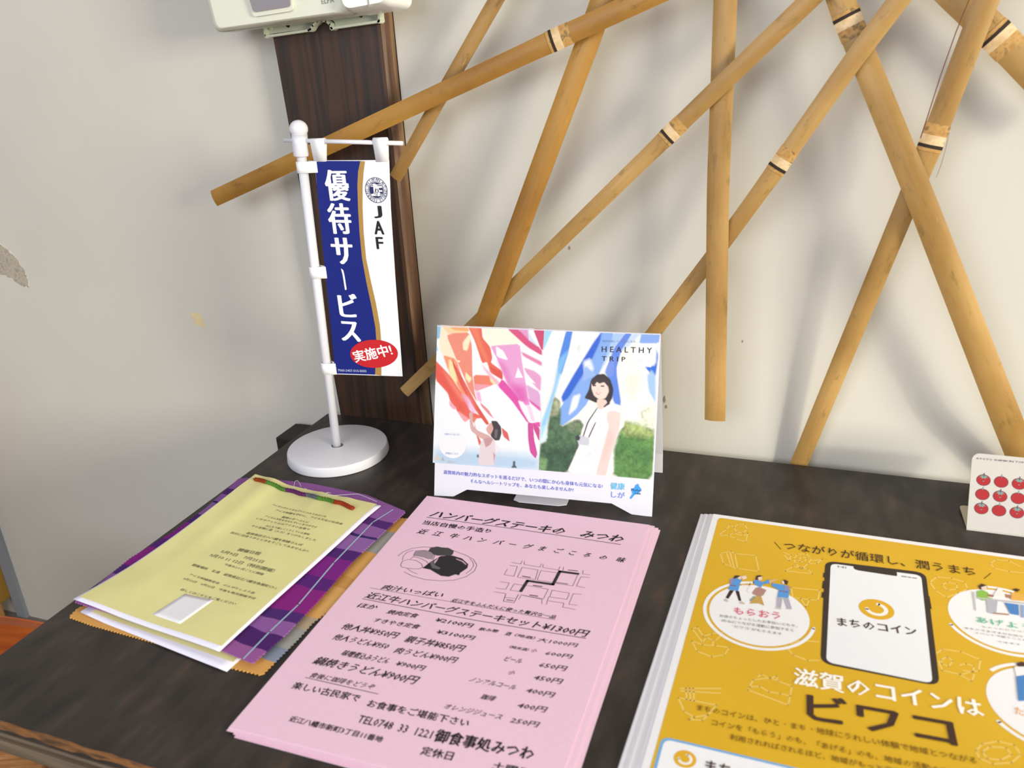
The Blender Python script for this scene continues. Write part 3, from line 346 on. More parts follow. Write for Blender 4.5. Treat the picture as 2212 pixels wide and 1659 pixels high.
'#f6eef0',1.5,1.0),([(152.22,92.5),(156.02,91.34),(161.91,96.3),(172.39,94.49),(172.58,89.72),(163.39,80.59),(164.34,69.95),(169.8,32.17),(127.0,32.35),(135.28,52.69),(139.93,74.71),(146.01,85.89)],'#fcf6f8',1.5,1.0),([(145.18,79.38),
(159.29,76.03),(155.84,54.26),(143.3,42.44),(140.33,63.92)],'#f6eaf0',12,0.6),([(161.73,90.1),(166.14,91.66),(172.77,90.27),(173.22,79.12),(168.66,60.62),(164.61,44.16),(162.6,32.64),(153.64,32.96),(154.31,37.91),(159.71,59.95),(163.56,
76.33),(161.09,84.72)],'#f3d4ce',1.5,1.0),([(163.56,76.33),(168.15,68.08),(160.47,45.99),(158.2,49.05)],'#e9beba',6,0.6),([(133.68,66.69),(139.32,67.64),(146.56,65.45),(145.95,58.7),(137.23,59.14)],'#cdd0da',1.2,1.0),([(133.47,66.46),
(136.37,67.97),(138.31,65.4),(137.11,62.6),(134.37,62.94)],'#3c3c46',1.2,1.0),([(135.2,54.86),(136.68,59.31),(137.45,59.15),(135.88,54.36)],'#444450',0.8,1.0),([(152.19,93.25),(144.06,80.38),(140.23,66.62),(141.31,66.7),(145.16,79.91),
(152.86,92.75)],'#3d3d44',0.8,1.0),([(151.08,80.31),(151.85,79.82),(146.22,65.97),(145.13,66.21)],'#3d3d44',0.8,1.0)],'text':[('HEALTHY',(154.56,142.78),(198.26,143.39),5.06,{'c':'#3a3436','b':0.4,'sp':1.6}),('TRIP',(154.87,134.87),
(175.56,135.08),4.33,{'c':'#3a3436','b':0.4,'sp':1.6}),('滋賀を旅して、健康になる。',(154.76,151.22),(184.87,151.88),2.1,{'c':'#7f8cb8'}),('Shiga',(177.58,134.54),(196.73,136.05),4.17,{'c':'#d9e2f2','sh':0.4}),('滋賀県内の魅力的なスポットを巡るだけで、いつの間にか心も身体も元気になる!',
(9.03,21.64),(160.06,21.35),3.71,{'c':'#5560c4','b':0.3}),('そんなヘルシートリップを、あなたも楽しみませんか?',(35.75,15.45),(133.83,15.78),3.59,{'c':'#5560c4','b':0.3}),('健康',(167.15,21.31),(179.76,21.54),6.0,{'c':'#55b2dc','b':0.4}),('しが',(168.01,13.78),
(180.07,13.88),5.56,{'c':'#6f86dc','b':0.4}),('Mother',(185.53,21.38),(194.57,21.52),2.27,{'c':'#26303c','b':0.6}),('Lake',(188.74,18.74),(193.92,18.77),2.04,{'c':'#26303c','b':0.6}),('WEBサイトはこちら',(9.4,58.52),(24.65,59.09),2.09,{'c':'#8a96c8'}),
('詳細はこちら',(10.42,40.6),(23.25,40.9),1.92,{'c':'#8a96c8'})],'mark':[(191.31,28.31),(192.52,25.83),(194.48,23.54),(192.23,19.74),(188.76,18.29),(185.62,13.94),(184.47,14.97),(186.74,18.9),(185.47,22.95),(188.17,24.32),(189.16,26.99)]},
'flag_frame':[0.0935,-0.0945,0.30292],'flag':{'cloth':[(0.93,0.17),(77.37,-0.37),(73.91,-42.26),(70.74,-104.6),(66.68,-205.76),(-9.94,-209.79),(-6.25,-142.18),(-3.21,-75.47),(-0.82,-30.17)],'blue':[(1.24,-0.14),(48.58,-0.8),(44.96,
-10.12),(42.5,-22.33),(40.34,-42.54),(38.63,-64.81),(37.96,-89.23),(39.24,-110.8),(41.63,-134.48),(43.17,-156.95),(42.11,-176.48),(36.22,-206.49),(-9.82,-209.03),(-6.25,-142.18),(-3.21,-75.47),(-0.82,-30.17)],'gold':[(48.58,-0.8),(53.29,
-1.15),(50.63,-10.16),(47.86,-22.34),(45.04,-42.51),(43.03,-64.73),(42.23,-89.1),(44.29,-110.6),(46.96,-132.49),(48.36,-154.88),(47.51,-176.1),(43.17,-206.83),(36.22,-206.49),(42.11,-176.48),(43.17,-156.95),(41.63,-134.48),(39.24,-110.8),
(37.96,-89.23),(38.63,-64.81),(40.34,-42.54),(42.5,-22.33),(44.96,-10.12)],'tabs':[[(0.48,19.16),(16.72,18.54),(13.3,-0.42),(0.17,0.03)],[(64.34,18.64),(78.29,17.92),(76.9,-1.4),(64.33,-0.97)]],'side':[[(-9.93,-0.48),(1.8,-0.14),(0.96,
-10.61),(-10.65,-11.01)],[(-23.19,-98.7),(-4.35,-97.73),(-5.18,-110.0),(-23.71,-110.89)],[(-27.4,-198.07),(-8.95,-197.01),(-9.94,-209.79),(-28.22,-211.69)]],'chars':[('優',(8.4,-8.04),(33.98,-36.32)),('待',(6.66,-38.05),(31.9,-66.87)),
('サ',(5.85,-70.0),(29.2,-95.79)),('ー',(4.68,-97.77),(25.87,-121.53)),('ビ',(4.97,-124.18),(26.81,-148.27)),('ス',(3.36,-152.26),(25.62,-173.15))],'jaf':[('J',(56.43,-40.54),(64.28,-51.39)),('A',(54.97,-54.19),(64.16,-66.24)),('F',(55.17,
-68.98),(62.06,-79.91))],'emb':((61.32,-26.47),(49.96,-26.49)),'red':((37.81,-184.33),(10.72,-189.61),(39.73,-169.87)),'text':[('実施中!',(16.25,-195.05),(59.26,-183.82),11.77,{'c':'#ffffff','b':1}),('7060-2407-010-0000',(-5.76,-206.26),
(27.11,-204.48),2.62,{'c':'#c9d2ee'})],'rod':[(-28.38,18.5),(92.65,13.6)],'pole':[(-10.66,26.9),(-19.35,-237.11)],'ball':(-10.87,25.71)},'card_frame':[[0.66392,-0.08421,-0.0],[0.99999,0.004,0.0],[-0.00171,0.42808,0.90374]],'card':{'TL':(-0.9,
63.62),'BL':(0.04,-0.31),'TR':(36.99,64.61),'tom':[((9.52,42.07),0),((22.32,41.95),1),((34.82,42.46),2),((9.55,30.16),3),((22.36,30.71),4),((34.96,30.3),5),((9.54,18.73),6),((22.33,18.76),7),((35.01,18.91),8)],'rx':4.875,'text':[('KYOTO SHIMBUN TOMATO',
(3.53,58.59),(45.2,59.12),1.44,{'c':'#5a5658'})]},'slats':{'A':[(-0.0848,-0.024,0.2564),(0.3042,-0.026,0.3916),(0.4635,-0.026,0.446)],'B':[(0.134,-0.018,0.2758),(0.1923,-0.014,0.3541),(0.2488,-0.012,0.4277),(0.3116,-0.012,0.5087)],
'C':[(0.1937,-0.03,0.0621),(0.2215,-0.028,0.1318),(0.2805,-0.022,0.2695),(0.3338,-0.016,0.3928),(0.3708,-0.012,0.483)],'D':[(0.1166,-0.016,0.0451),(0.2446,-0.018,0.1637),(0.4028,-0.024,0.3109),(0.4466,-0.026,0.3512),(0.5094,-0.026,
0.4087),(0.5705,-0.026,0.4651)],'E':[(0.4523,-0.026,0.0515),(0.4465,-0.024,0.2697),(0.4456,-0.016,0.4136),(0.4453,-0.014,0.4846)],'Fx':[(0.3532,-0.014,0.076),(0.39,-0.014,0.1296),(0.447,-0.016,0.2118),(0.4941,-0.024,0.2847),(0.5462,
-0.028,0.3675),(0.5715,-0.028,0.4042),(0.6115,-0.028,0.4626)],'G':[(0.733,0.01,-0.0106),(0.6913,-0.014,0.0754),(0.6018,-0.028,0.263),(0.5369,-0.018,0.3951),(0.509,-0.014,0.4567)],'H':[(0.5211,0.011,-0.038),(0.5294,0.009,-0.0052),(0.595,
-0.018,0.2558),(0.606,-0.02,0.2995),(0.6294,-0.024,0.4003),(0.6433,-0.024,0.4598)],'I':[(0.5537,-0.01,0.4589),(0.6133,-0.01,0.4019),(0.6403,-0.01,0.3773),(0.6625,-0.01,0.3549),(0.7042,-0.01,0.3138)]},'device':{'plate':[(-0.0006,-0.01,
0.423),(0.0014,-0.01,0.4114),(0.0516,-0.01,0.414),(0.0581,-0.01,0.4173),(0.067,-0.01,0.4215),(0.0747,-0.01,0.4183),(0.0763,-0.01,0.4143),(0.1301,-0.01,0.4171),(0.1293,-0.01,0.4323)],'holes':[(0.0243,-0.01,0.4222),(0.1067,-0.01,0.4258)],
'body':[(-0.029,-0.05,0.446),(-0.0229,-0.05,0.4201),(0.0277,-0.05,0.4212),(0.1182,-0.05,0.4256),(0.1591,-0.05,0.431)],'lens':[(0.019,-0.052,0.4426),(0.0241,-0.052,0.4308),(0.0662,-0.052,0.4323),(0.0686,-0.052,0.439)],'knob':[(0.1204,
-0.06,0.4351),(0.1257,-0.06,0.4281),(0.1337,-0.06,0.425),(0.1644,-0.06,0.4302)],'sideL':[(-0.0524,-0.03,0.4484),(-0.0483,-0.03,0.4236),(-0.0387,-0.03,0.4212)],'txt':[(0.0957,-0.052,0.4341),(0.1084,-0.052,0.4345)]},'blk':[(-0.0566,-0.0283,
-0.022),(-0.0588,0.0133,-0.022),(-0.03,0.0132,-0.022)]}
# ------------------------------------------------------------------ the setting
WALL_Y=.017; FLOOR_Z=-.451
def wall_material():
    m=mat('plaster','#d0ccc0',.92,.15); nt=m.node_tree;N=nt.nodes;L=nt.links;b=N['Principled BSDF']
    tc=N.new('ShaderNodeTexCoord'); n1=N.new('ShaderNodeTexNoise'); n1.inputs['Scale'].default_value=2.6; n1.inputs['Detail'].default_value=5
    cr=N.new('ShaderNodeValToRGB'); cr.color_ramp.elements[0].position=.3; cr.color_ramp.elements[0].color=srgb('#c5c0b7'); cr.color_ramp.elements[1].position=.72; cr.color_ramp.elements[1].color=srgb('#cfcbc1')
    n2=N.new('ShaderNodeTexNoise'); n2.inputs['Scale'].default_value=90; n2.inputs['Detail'].default_value=6
    bp=N.new('ShaderNodeBump'); bp.inputs['Strength'].default_value=.12; bp.inputs['Distance'].default_value=.001
    L.new(tc.outputs['Object'],n1.inputs[0]); L.new(n1.outputs[0],cr.inputs[0]); L.new(cr.outputs[0],b.inputs['Base Color'])
    L.new(tc.outputs['Object'],n2.inputs[0]); L.new(n2.outputs[0],bp.inputs['Height']); L.new(bp.outputs[0],b.inputs['Normal']); return m
wall=MB().box((-2.2,WALL_Y,FLOOR_Z),(3.0,WALL_Y+.1,1.9)).build('wall_back',wall_material()); tag(wall,'off-white plastered wall behind the dark table','wall',kind='structure')
floor=MB().box((-2.2,-2.6,FLOOR_Z-.05),(3.0,WALL_Y+.1,FLOOR_Z)).build('floor',noisy('floor_grey',[(.3,'#6e6b68'),(.7,'#858078')],nscale=8,rough=.5)); tag(floor,'grey floor under the table','floor',kind='structure')
# chipped plaster, tape scrap and small nicks on the wall (children of the wall)
random.seed(8)
chip=[(-.560,.205),(-.535,.203),(-.510,.197),(-.4865,.190),(-.472,.180),(-.462,.170),(-.455,.158),(-.451,.146),(-.4505,.136),(-.455,.130),(-.463,.131),(-.472,.136),(-.480,.142),(-.492,.146),(-.52,.150),(-.56,.150)]
jag=[]
for i,(x,z) in enumerate(chip):
    x2,z2=chip[(i+1)%len(chip)]
    for k in range(4): t=k/4; jag.append((x+(x2-x)*t+random.uniform(-.0012,.0012),z+(z2-z)*t+random.uniform(-.0012,.0012)))
WM=frame((0,WALL_Y,0),(1,0,0),(0,0,1))
sand=noisy('bare_render',[(.3,'#8f8a80'),(.5,'#b5ac9c'),(.7,'#a8968062'[:7])],nscale=160,detail=4,rough=.95,bump=.6,bscale=500)
MB().prism(jag,0.0001,.0006).build('plaster_chip',sand,wall,WM)
MB().prism([(x*1.004+.0018,z+.0012*(1 if z>.16 else -1)) for x,z in chip],0.00005,.0003).build('chip_edge',mat('chip_rim','#dedace',.9),wall,WM)
tape=noisy('old_tape',[(.35,'#d9c9a0'),(.65,'#cdbb93')],nscale=60,rough=.5)
MB().prism([(-.1905,.1100),(-.1740,.1085),(-.1700,.0905),(-.1875,.0945),(-.1862,.1010),(-.1895,.1035)],.0001,.0004).build('tape_scrap',tape,wall,WM)
nick=mat('nick','#8f8a7e',.9)
for x,z,w,h in [(.2999,.2004,.0012,.0045),(.3961,.0451,.0016,.008),(.398,.039,.0015,.004),(.47,.115,.0006,.003)]:
    MB().prism([(x,z),(x+w,z+h*.3),(x+w*.4,z+h),(x-w*.6,z+h*.5)],.0001,.0004).build('nick',nick,wall,WM)
# post: dark board standing proud of the wall, with a worn chamfer on its right
dark=noisy('post_wood',[(.25,'#1e1510'),(.45,'#30221a'),(.6,'#432a1b'),(.8,'#2e2620')],scale=(60,8,2.2),nscale=2.2,detail=8,rough=.42,bump=.12,bscale=60,dist=.4)
def post_x(z): return .0182-.0368*z
V=[];zs=[FLOOR_Z,1.9]
for z in zs: V+=[(post_x(z),0,z),(.1215,0,z),(.1245,.0015,z),(.1245,WALL_Y,z),(post_x(z),WALL_Y,z)]
Fc=[(0,1,6,5),(1,2,7,6),(2,3,8,7),(4,0,5,9),(3,4,9,8),(4,3,2,1,0),(5,6,7,8,9)]
post=mesh('trim_1',V,Fc,dark); tag(post,'wide dark brown wooden post on the wall left of the bamboo','post',kind='structure')
worn=noisy('worn_wood',[(.3,'#3c281c'),(.5,'#644630'),(.62,'#8a6b4c'),(.75,'#523a2b')],scale=(40,40,3),nscale=2,detail=8,rough=.5,bump=.2,bscale=80)
random.seed(3); V=[];Fc=[];n=60
for i in range(n+1):
    z=FLOOR_Z+(1.9-FLOOR_Z)*i/n; j=random.uniform(-.0007,.0007)
    V+=[(.1245,.0012,z),(.1270+j,.0035,z),(.1292+j,.0085,z),(.1300,WALL_Y,z),(.1245,WALL_Y,z)]
for i in range(n):
    for k in range(4): Fc.append((i*5+k,i*5+k+1,i*5+5+k+1,i*5+5+k))
Fc+=[(4,3,2,1,0),tuple(n*5+k for k in range(5))]
mesh('worn_edge',V,Fc,worn,post)
MB().box((.1300,WALL_Y-.0006,FLOOR_Z),(.1307,WALL_Y,1.9)).build('shrinkage_gap',mat('gap','#1c1a17',.9),post)
strip=MB().box((-.690,WALL_Y-.006,FLOOR_Z),(-.668,WALL_Y,1.2)).build('shadow_strip',mat('shadow_grey','#8b9097',.6)); tag(strip,'narrow grey strip for the soft shadow on the wall beside the ochre cabinet','trim',kind='structure')  # soft shadow band beside the cabinet, put in as a solid grey strip
# ------------------------------------------------------------------ table
table=empty('table',Matrix.Translation((.75,-.244,FLOOR_Z)),'low dark brown wooden table with worn front edge, holding the leaflets','table')
TI=table.matrix_basis.inverted()
def T_(o): B=o.matrix_basis.copy(); o.parent=table; o.matrix_basis=TI@B; return o
def table_material():
    m=mat('table_top','#37322f',.4,.32); nt=m.node_tree;N=nt.nodes;L=nt.links;b=N['Principled BSDF']
    tc=N.new('ShaderNodeTexCoord'); mp=N.new('ShaderNodeMapping'); mp.inputs['Scale'].default_value=(70,22,20); mp.inputs['Rotation'].default_value=(0,0,.15)
    n1=N.new('ShaderNodeTexNoise'); n1.inputs['Scale'].default_value=1; n1.inputs['Detail'].default_value=5
    cr=N.new('ShaderNodeValToRGB'); e=cr.color_ramp.elements; e[0].position=.3; e[0].color=srgb('#25211e'); e[1].position=.75; e[1].color=srgb('#4d3b31')
    x=e.new(.45); x.color=srgb('#302a26'); x=e.new(.6); x.color=srgb('#38322f')
    n2=N.new('ShaderNodeTexNoise'); n2.inputs['Scale'].default_value=14; n2.inputs['Detail'].default_value=3
    r2=N.new('ShaderNodeMapRange'); r2.inputs[3].default_value=.34; r2.inputs[4].default_value=.52
    n3=N.new('ShaderNodeTexNoise'); n3.inputs['Scale'].default_value=420; n3.inputs['Detail'].default_value=3
    bp=N.new('ShaderNodeBump'); bp.inputs['Strength'].default_value=.22; bp.inputs['Distance'].default_value=.0006
    L.new(tc.outputs['Object'],mp.inputs[0]); L.new(mp.outputs[0],n1.inputs[0]); L.new(n1.outputs[0],cr.inputs[0]); L.new(cr.outputs[0],b.inputs['Base Color'])
    L.new(tc.outputs['Object'],n2.inputs[0]); L.new(n2.outputs[0],r2.inputs[0]); L.new(r2.outputs[0],b.inputs['Roughness'])
    L.new(tc.outputs['Object'],n3.inputs[0]); L.new(n3.outputs[0],bp.inputs['Height']); L.new(bp.outputs[0],b.inputs['Normal']); return m
TM=table_material(); D0=-.4878
top=MB().box((0,D0,-.0095),(1.6,0,0)).build('tabletop',TM); bevel(top,.0008,2); T_(top)
edge=noisy('edge_wood',[(.3,'#4b4135'),(.55,'#6a5c4b'),(.75,'#7a6650')],scale=(3,40,60),nscale=3,detail=7,rough=.5,bump=.15,bscale=90)
eb=MB().box((0.0005,D0-.001,-.0125),(1.5995,D0+.02,-.0095)).box((0.0005,D0-.003,-.024),(1.5995,D0+.02,-.0138)).build('edge_band',edge); bevel(eb,.0008,2); T_(eb)
T_(MB().box((.003,D0+.003,-.0240),(1.597,-.003,-.0096)).build('under_panel',edge))
orange=noisy('worn_orange',[(.35,'#4a3522'),(.5,'#8a5a30'),(.7,'#5c4028')],scale=(12,60,60),nscale=3,rough=.5)
random.seed(5); V=[];Fc=[]
for i in range(161):
    x=.0008+i*.01-.0*i; x=min(x,1.599); w=.0009+random.uniform(-.0006,.0006)
    V+=[(x,D0-.0006,.0003),(x,D0+w,.0003),(x,D0-.0011,-.0045+random.uniform(-.0015,.0015))]
for i in range(160): Fc+=[(i*3,i*3+3,i*3+4,i*3+1),(i*3+2,i*3+5,i*3+3,i*3)]
T_(mesh('worn_edge',V,Fc,orange))
for x in (.06,1.50):
    for y in (D0+.045,-.10): 
        l=MB().box((x-.0,y,FLOOR_Z),(x+.045,y+.045,-.024)).build('leg',dark); bevel(l,.002,2); T_(l)
blk=MB().prism([(-.0575,-.0300),(-.0005,-.030),(-.0005,.0125),(-.0575,.0125)],-.075,-.0245).build('rail_end',mat('black_rail','#1d1a17',.55)); bevel(blk,.0015,2); T_(blk)
rl=MB().box((-.0005,-.030,-.075),(1.6,-.003,-.0242)).build('rear_rail',mat('black_rail','#1d1a17',.55)); T_(rl)
# ------------------------------------------------------------------ low chair and cabinet left of the table
tanw=noisy('seat_wood',[(.3,'#8a5c34'),(.55,'#b98550'),(.8,'#cfa06a')],scale=(6,60,6),nscale=3,detail=6,rough=.4)
cab_m=noisy('ochre_wood',[(.3,'#8f6a24'),(.7,'#b0853a')],scale=(20,20,2),nscale=3,rough=.5)
cab=empty('cabinet',Matrix.Translation((-.85,-.17,FLOOR_Z)),'ochre wooden cabinet on the floor, its side cut by the left picture edge','cabinet'); CI=cab.matrix_basis.inverted()
def C_(o,e=None): B=o.matrix_basis.copy(); o.parent=cab; o.matrix_basis=CI@B; return o
c_=MB().box((-1.05,-.36,-.415),(-.692,.0165,.05)).build('body',cab_m); bevel(c_,.003,2); C_(c_)
for x in (-1.03,-.745):
    for y in (-.345,-.03): C_(MB().box((x,y,FLOOR_Z),(x+.035,y+.035,-.415)).build('foot',tanw))
for k in range(2): C_(MB().box((-1.04+.175*k,-.366,-.40),(-.872+.175*k,-.36,.04)).build('door',cab_m))
ang=math.radians(25); CM=Matrix.Translation((-.345,-.345,FLOOR_Z))@Matrix.Rotation(ang,4,'Z')
chair=empty('low_chair',CM,'low chair with glossy orange-brown curved back left of the table','chair')
rust=noisy('lacquer',[(.3,'#8a3a0c'),(.6,'#b0551a'),(.8,'#9a4412')],scale=(4,4,30),nscale=3,rough=.22,spec=.5)
V=[];Fc=[];nx,nz=24,8
for s_ in (0,1):
    for i in range(nx+1):
        for j in range(nz+1):
            u=i/nx*2-1; w=j/nz; x=u*.172; y=-.030*(u*u)+.030+(-.008 if s_ else 0)+.02*w; z=.165+.135*w-(.012*u*u*w)
            V.append((x,y,z))
n=(nx+1)*(nz+1)
for i in range(nx):
    for j in range(nz):
        a=i*(nz+1)+j; Fc+=[(a,a+1,a+nz+2,a+nz+1),(n+a,n+a+nz+1,n+a+nz+2,n+a+1)]
for i in range(nx):
    for j in (0,nz): a=i*(nz+1)+j; Fc.append((a,a+nz+1,n+a+nz+1,n+a))
for j in range(nz):
    for i in (0,nx): a=i*(nz+1)+j; Fc.append((a,a+1,n+a+1,n+a))
b_=mesh('backrest',V,Fc,rust,chair,smooth=False); bevel(b_,.002,2,50)
st=MB().prism(roundpoly([(-.165,-.29),(.165,-.29),(.165,.005),(-.165,.005)],.03),.172,.188).build('seat',tanw,chair); bevel(st,.003,2)
for sx in (-1,1):
    MB().tube([(sx*.182,.01,.30),(sx*.182,.0,.19),(sx*.190,-.004,0)],.0085,14).build('leg',rust,chair,smooth=True)
    MB().tube([(sx*.150,-.26,.174),(sx*.160,-.275,0)],.0085,14).build('leg',rust,chair,smooth=True)
# ------------------------------------------------------------------ bamboo slats
def bamboo_material(i,c):
    m=mat('bamboo_%d'%i,'#c49a52',.42,.35); nt=m.node_tree;N=nt.nodes;L=nt.links;b=N['Principled BSDF']
    uv=N.new('ShaderNodeUVMap')
    def nz(sc,loc,det,rough=.5):
        mp=N.new('ShaderNodeMapping'); mp.inputs['Scale'].default_value=sc; mp.inputs['Location'].default_value=loc
        n=N.new('ShaderNodeTexNoise'); n.inputs['Scale'].default_value=1; n.inputs['Detail'].default_value=det; n.inputs['Roughness'].default_value=rough
        L.new(uv.outputs[0],mp.inputs[0]); L.new(mp.outputs[0],n.inputs[0]); return n.outputs[0]
    def rng_(src,lo,hi,a,b_):
        r=N.new('ShaderNodeMapRange'); r.inputs[1].default_value=lo; r.inputs[2].default_value=hi; r.inputs[3].default_value=a; r.inputs[4].default_value=b_; L.new(src,r.inputs[0]); return r.outputs[0]
    def mixc(f,A,B):
        x=N.new('ShaderNodeMix'); x.data_type='RGBA'; L.new(f,x.inputs[0])
        for k,v in ((6,A),(7,B)):
            if isinstance(v,str): x.inputs[k].default_value=srgb(v)
            else: L.new(v,x.inputs[k])
        return x.outputs[2]
    base=mixc(rng_(nz((7,22,1),(i*3.1,i*1.7,0),4),.32,.68,0,1),c[0],c[2])
    fib=nz((10,420,1),(i*2.2,i,0),5)
    base=mixc(rng_(fib,.3,.7,0,.38),base,c[1])
    blot=mixc(rng_(nz((38,95,1),(i*5.3,i,0),8,.7),.56,.68,0,.6),base,c[3])
    scuff=mixc(rng_(nz((55,600,1),(i*9.3,i*4,0),3),.70,.78,0,.45),blot,'#e2c79a')
    L.new(scuff,b.inputs['Base Color'])
    bp=N.new('ShaderNodeBump'); bp.inputs['Strength'].default_value=.08; bp.inputs['Distance'].default_value=.001
    L.new(fib,bp.inputs['Height']); L.new(bp.outputs[0],b.inputs['Normal']); return m
def slat_sweep(name,P,Wd,t,m,parent,lift=0.0,sag=.10,back=True):
    P=[Vector(p) for p in P]; V=[];Fc=[];UV=[]; K=9; l=0; nrm=[]
    for i,p in enumerate(P):
        T=(P[min(i+1,len(P)-1)]-P[max(i-1,0)]).normalized(); Nn=Vector((0,-1,0)); Nn=(Nn-T*Nn.dot(T)).normalized(); B=T.cross(Nn)
        if i: l+=(P[i]-P[i-1]).length
        w=Wd[i]; row=[]
        for k in range(K):
            a=(k/(K-1)*2-1); V.append(p+B*(a*w/2)+Nn*(lift+t+sag*w*(1-a*a))); UV.append((l,a*w/2))
        for k in range(K):
            a=1-(k/(K-1)*2); V.append(p+B*(a*w/2*.97)+Nn*(lift+sag*w*(1-a*a)*(1 if back else 1))); UV.append((l,a*w/2))
    n=2*K
    for i in range(len(P)-1):
        for k in range(n): Fc.append((i*n+k,i*n+(k+1)%n,(i+1)*n+(k+1)%n,(i+1)*n+k))
    Fc+=[tuple(range(n-1,-1,-1)),tuple((len(P)-1)*n+k for k in range(n))]
    o=mesh(name,V,Fc,m,parent); uvl=o.data.uv_layers.new(name='UVMap')
    for lp in o.data.loops: uvl.data[lp.index].uv=UV[lp.vertex_index]
    for p_ in o.data.polygons: p_.use_smooth=len(p_.vertices)==4
    es=o.modifiers.new('es','EDGE_SPLIT'); es.split_angle=math.radians(50)
    return o
def resample(P,Wd,step=.008):
    out=[];ws=[];ls=[]; l=0
    for i in range(len(P)-1):
        a,b=Vector(P[i]),Vector(P[i+1]); d=(b-a).length; n=max(1,int(d/step))
        for k in range(n): t=k/n; out.append(a.lerp(b,t)); ws.append(Wd[i]+(Wd[i+1]-Wd[i])*t); ls.append(l+d*t)
        l+=d
    out.append(Vector(P[-1])); ws.append(Wd[-1]); ls.append(l)
    for _ in range(2):
        o2=[out[0]]+[(out[i-1]+out[i]*2+out[i+1])/4 for i in range(1,len(out)-1)]+[out[-1]]; out=o2
    return out,ws,ls
def along(P,ls,s):
    for i in range(len(ls)-1):
        if ls[i]<=s<=ls[i+1]:
            t=(s-ls[i])/(ls[i+1]-ls[i]+1e-9); return P[i].lerp(P[i+1],t)
    return P[-1] if s>ls[-1] else P[0]
pale=noisy('node_pale',[(.35,'#c9a878'),(.6,'#dfc39a'),(.75,'#b99a6c')],nscale=140,detail=5,rough=.6)
scar=noisy('node_scar',[(.35,'#a87d40'),(.52,'#c09556'),(.62,'#7a6038'),(.8,'#c9a468')],nscale=150,detail=6,rough=.6)
darkn=mat('node_dark','#2e2119',.8)
TONE={'a':('#84591f','#a0712c','#b0833c','#6d4f22'),'b':('#8c6832','#a87f42','#bf9a60','#6b5430'),'c':('#7f5b2a','#987037','#ae874c','#604a24')}
SL=[('A',(17.2,17.2,17.6),1,1,'a','bamboo slat rising right from the far left end over the dark post, topmost diagonal'),
('B',(12.6,13.2,13.4,13.4),None,0,'c','short bamboo slat ending low beside the flag rod, passing behind the longest left diagonal'),
('C',(20.6,20.6,20.6,20.8,20.8),None,0,'a','broad bamboo slat slanting down behind the left half of the tent card'),
('D',(12.8,13.4,14.3,14.6,14.8,15),2,1,'b','thin bamboo slat whose low end crosses the post beneath the flag'),
('E',(19.2,18.8,18.6,18.4),None,0,'b','upright bamboo slat hanging plumb, cut end above the table'),
('Fx',(13.0,13.5,14,14.6,15,15.2,15.4),3,1,'b','thin bamboo slat running behind the upright slat down to the tent card'),
('G',(23.5,23.2,20.5,19,18.6),3,-1,'b','broad bamboo slat slanting down right to behind the tomato card'),
('H',(15.6,15.8,16.6,17,17.4,17.6),3,1,'b','bamboo slat slanting down left to the table edge right of the upright slat'),
('I',(21.6,21.6,21.6,21.6,21.6),2,1,'b','bamboo slat crossing the top right corner of the picture')]
for i,(k,wd,ni,sg,tone,lab) in enumerate(SL):
    P=D['slats'][k]; wd=[w/1000 for w in wd]; o=Vector(P[len(P)//2]); root=empty('bamboo_slat',Matrix.Translation(o),lab,'bamboo slat','crossed bamboo slats on the wall')
    Pl=[Vector(p)-o for p in P]; Q,ws,ls=resample(Pl,wd)
    if ni is not None:
        s0=sum((Pl[j+1]-Pl[j]).length for j in range(ni))
        for j in range(len(ws)): ws[j]*=1+.05*math.exp(-((ls[j]-s0)/.012)**2)
    bm_=bamboo_material(i,TONE[tone]); slat_sweep('culm',Q,ws,.0022,bm_,root)
    if ni is not None:
        w0=ws[min(range(len(ls)),key=lambda j:abs(ls[j]-s0))]
        def seg(a,b,name,m,lift,wf=1.012): 
            ps=[along(Q,ls,s0+(a+(b-a)*t/4)) for t in range(5)]; slat_sweep(name,ps,[w0*wf]*5,.0022,m,root,lift)
        seg(-.0016*sg,.0010*sg,'node_line',darkn,.00045,1.03)
        seg(.0010*sg,.0080*sg,'node_band',pale,.00035,1.02)
        seg(.0075*sg,.0165*sg,'node_scar',scar,.00018,1.01)
        seg(-.0042*sg,-.0016*sg,'node_lip',scar,.0003,1.02)
# added unseen blocker behind the viewer, so the sun reaches only the wall's foot
front=MB().box((1.6,-1.66,1.06),(4.4,-1.60,2.4)).box((1.6,-1.66,FLOOR_Z),(2.78,-1.60,1.06)).build('sun_blocker',wall_material()); tag(front,'added sun-blocking wall with an opening, out of view behind the viewer','wall',kind='structure')
# thin wire looped along slat H
def on_slat(k,s,off,dy):
    P=[Vector(p) for p in D['slats'][k]]; Q,ws,ls=resample(P,[1]*len(P)); a=along(Q,ls,s); b=along(Q,ls,s+.005); t=(b-a).normalized(); B=Vector((t.z,0,-t.x)); return a+B*off+Vector((0,dy,0))
Hp=[Vector(p) for p in D['slats']['H']]; sN=sum((Hp[j+1]-Hp[j]).length for j in range(3))
wire=MB().tube([on_slat('H',sN+s,o_,-.003) for s,o_ in [(.004,-.0089),(.02,-.0096),(.05,-.0112),(.08,-.0118),(.105,-.0110),(.13,-.0094),(.15,-.0088)]],.0004,6).build('wire',mat('copper_wire','#6a2f1c',.5)); tag(wire,'thin reddish wire running along the left side of a slanting bamboo slat','wire')
thr=MB().tube([on_slat('H',sN+s,o_,-.003) for s,o_ in [(.012,.0092),(.0,.0112),(-.012,.0125),(-.022,.0128)]],.0002,5).build('thread',mat('thread_brown','#8a6a55',.6)); tag(thr,'short loose brown thread hanging at the right of a bamboo node','thread')
